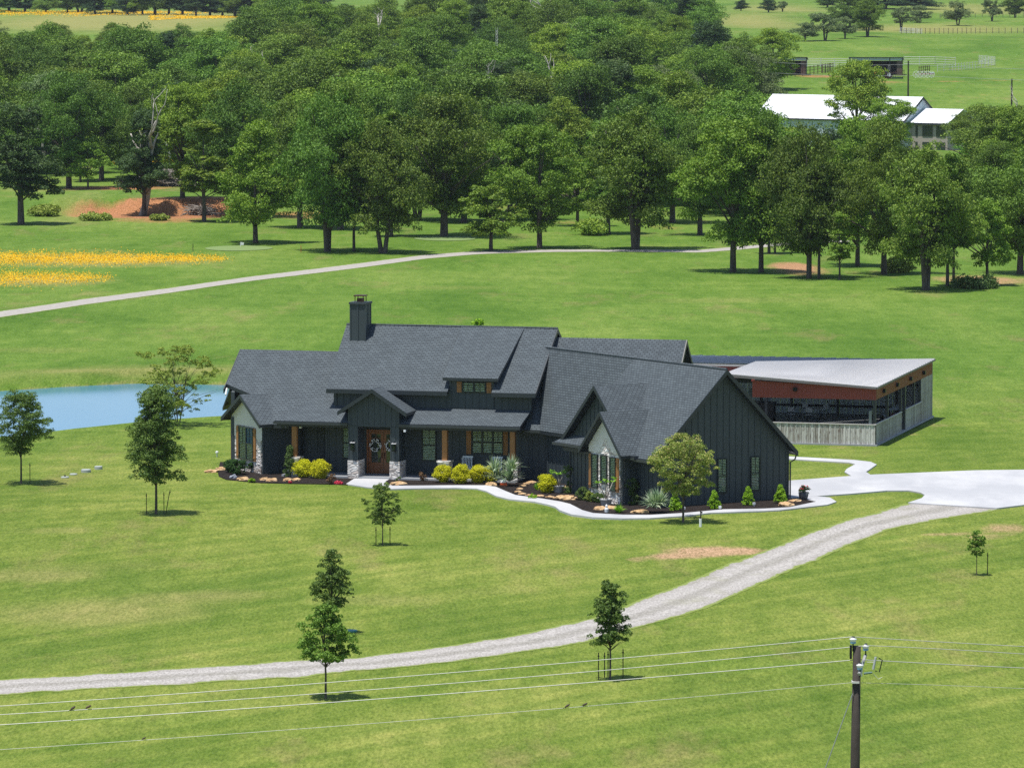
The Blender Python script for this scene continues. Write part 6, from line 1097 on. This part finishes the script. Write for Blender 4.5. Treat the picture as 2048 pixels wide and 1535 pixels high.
# brush pile, white car-like trunk heap etc. in the left clearing
def sticks(name, px, py, wpx, hpx, n, m, lab, r=(.03, .09), L_=(1.5, 4)):
    p = G(px, py); k = p.y/F; a, h = wpx*k/2, hpx*k; rg_ = random.Random(int(px)); mb = MB()
    for i in range(n):
        x = rg_.gauss(0, a*.42); y = rg_.gauss(0, a*.25); z = rg_.random()**.7*h*max(.1, 1-(x/a)**2); an = rg_.random()*6.28; l = rg_.uniform(*L_)/2; e = rg_.uniform(-.25, .25); dx, dy, dz_ = math.cos(an)*l, math.sin(an)*l, math.sin(e)*l
        mb.tube([(x-dx, y-dy, max(.05, z-dz_)), (x, y, z+.1), (x+dx, y+dy, max(.05, z+dz_))], [rg_.uniform(*r), rg_.uniform(*r), .02], 4)
    return smesh(name, mb, m, None, lab, 'brush pile', None, p, kind=None)
BR = plain('brush_grey', (.26, .23, .20), .9, var=.4, sc=.8); sticks('brush_pile', 335, 372, 100, 32, 520, BR, 'long pile of grey cut branches at the back of the left clearing'); sticks('brush_pile', 400, 430, 60, 16, 90, BR, 'scattered grey brush on the red creek bank', (.03, .06)); sticks('brush_pile', 262, 375, 36, 24, 110, plain('brush_dark', (.04, .035, .03), .9), 'dark stump heap left of the cut branches')
bush('creek_shrub', 322, 441, 46, 8, LWIL, 'weedy shrub at the foot of the red creek bank', None, 2600, .12, 24); bush('creek_shrub', 90, 432, 70, 16, LWIL, 'pale weedy thicket left of the red creek bank', None, 5200, .12, 60); bush('creek_shrub', 190, 441, 70, 8, LWIL, 'low weeds along the left part of the creek bank', None, 3000, .12, 30); bush('creek_shrub', 1800, 545, 70, 26, LWIL, 'weedy thicket behind the foremost oak of the right grove', None, 4200, .11, 34); bush('creek_shrub', 1180, 470, 90, 22, LELM, 'shaded creek thicket left of the large forked oak', None, 4200, .12, 34); bush('creek_shrub', 1950, 575, 110, 16, LJUN, 'dark weeds in the creek cut near the right edge', None, 4200, .11, 34)
# poles, flags by the greens
for px, py, ty, c, lab in [(386, 502, 487, BLACKM, 'thin dark marker post left of the putting green'), (481, 494, 484, WHITE, 'white flag pin on the near putting green'), (602, 505, 491, plain('red_marker', (.6, .06, .03), .5), 'red marker stake right of the near putting green'), (62, 1, 0, None, '')]:
    if c is None: continue
    p = G(px, py); h = (py-ty)*p.y/F; mb = MB(); mb.tube([(0, 0, 0), (0, 0, h)], .035, 6); o = smesh('flag_pin', mb, c, None, lab, 'marker', None, p)
    if c is WHITE: mb = MB(); mb.prism([(0, 0, h), (.35, 0, h-.05), (.35, 0, h-.3), (0, 0, h-.32)], (0, .02, 0)); mb.build('flag', WHITE, o)
# ------------------------------------------------------------------ wildflowers (stuff)
def flowers(name, polys, n, s, lm, lab, hz=.35, dens=.5):
    rng = np.random.default_rng(len(name)+n); P = []
    for (x0, x1, y0, y1, w) in polys:
        m_ = int(n*w); px = x0+(x1-x0)*rng.random(m_); t = (px-x0)/(x1-x0); half = (y1-y0)/2; mid = (y0+y1)/2; py = mid+half*rng.normal(size=m_)*.45*(1-.55*t**2)
        keep = rng.random(m_) < np.clip(1.15-t**3*.9, 0, 1)*(.35+.65*(np.sin(px*.09)+np.sin(px*.031+py*.9) > -.6)); P.append(np.stack([px[keep], py[keep]], 1))
    P = np.concatenate(P); W_ = Gn(P); m_ = len(W_); W_[:, :2] += rng.normal(size=(m_, 2))*.4; W_[:, 2] += hz*(.6+.6*rng.random(m_))
    nr = rng.normal(size=(m_, 3))*.5+[0, -.5, .7]; nr /= np.linalg.norm(nr, axis=1)[:, None]; a = np.cross(nr, rng.normal(size=(m_, 3))); a /= np.linalg.norm(a, axis=1)[:, None]; b = np.cross(nr, a); q = (s*(.6+.8*rng.random(m_)))[:, None]
    v = np.stack([W_-a*q, W_-b*q, W_+a*q, W_+b*q], 1).reshape(-1, 3); f = np.arange(m_*4).reshape(-1, 4); me = fastmesh(name, v, f, rng.random(m_)); me.materials.append(lm); return tag(link(name, me), lab, 'wildflowers', None, 'stuff')
flowers('wildflowers', [(-40, 450, 507, 538, .74), (-40, 220, 543, 580, .26)], 25000, .046, LYFL, 'band of orange-yellow wildflowers in the rough left of the gravel lane')
flowers('wildflowers', [(-40, 420, 22, 33, .5), (300, 480, 32, 40, .3), (225, 345, 322, 332, .06)], 16000, .13, LYFL, 'distant yellow wildflower field at the top left')
# haze
mb = MB(); mb.box(ID, -2500, 2500, -350, 3200, -3, 60)
def hz(n, out):
    v = N(n, 'VolumePrincipled'); v.inputs['Color'].default_value = (.80, .88, 1, 1); v.inputs['Density'].default_value = HAZE; v.inputs['Anisotropy'].default_value = .3; L(n, v.outputs[0], out.inputs[1])
HAZE = .00004
if HAZE: smesh('haze', mb, mat('haze', hz), kind='stuff')
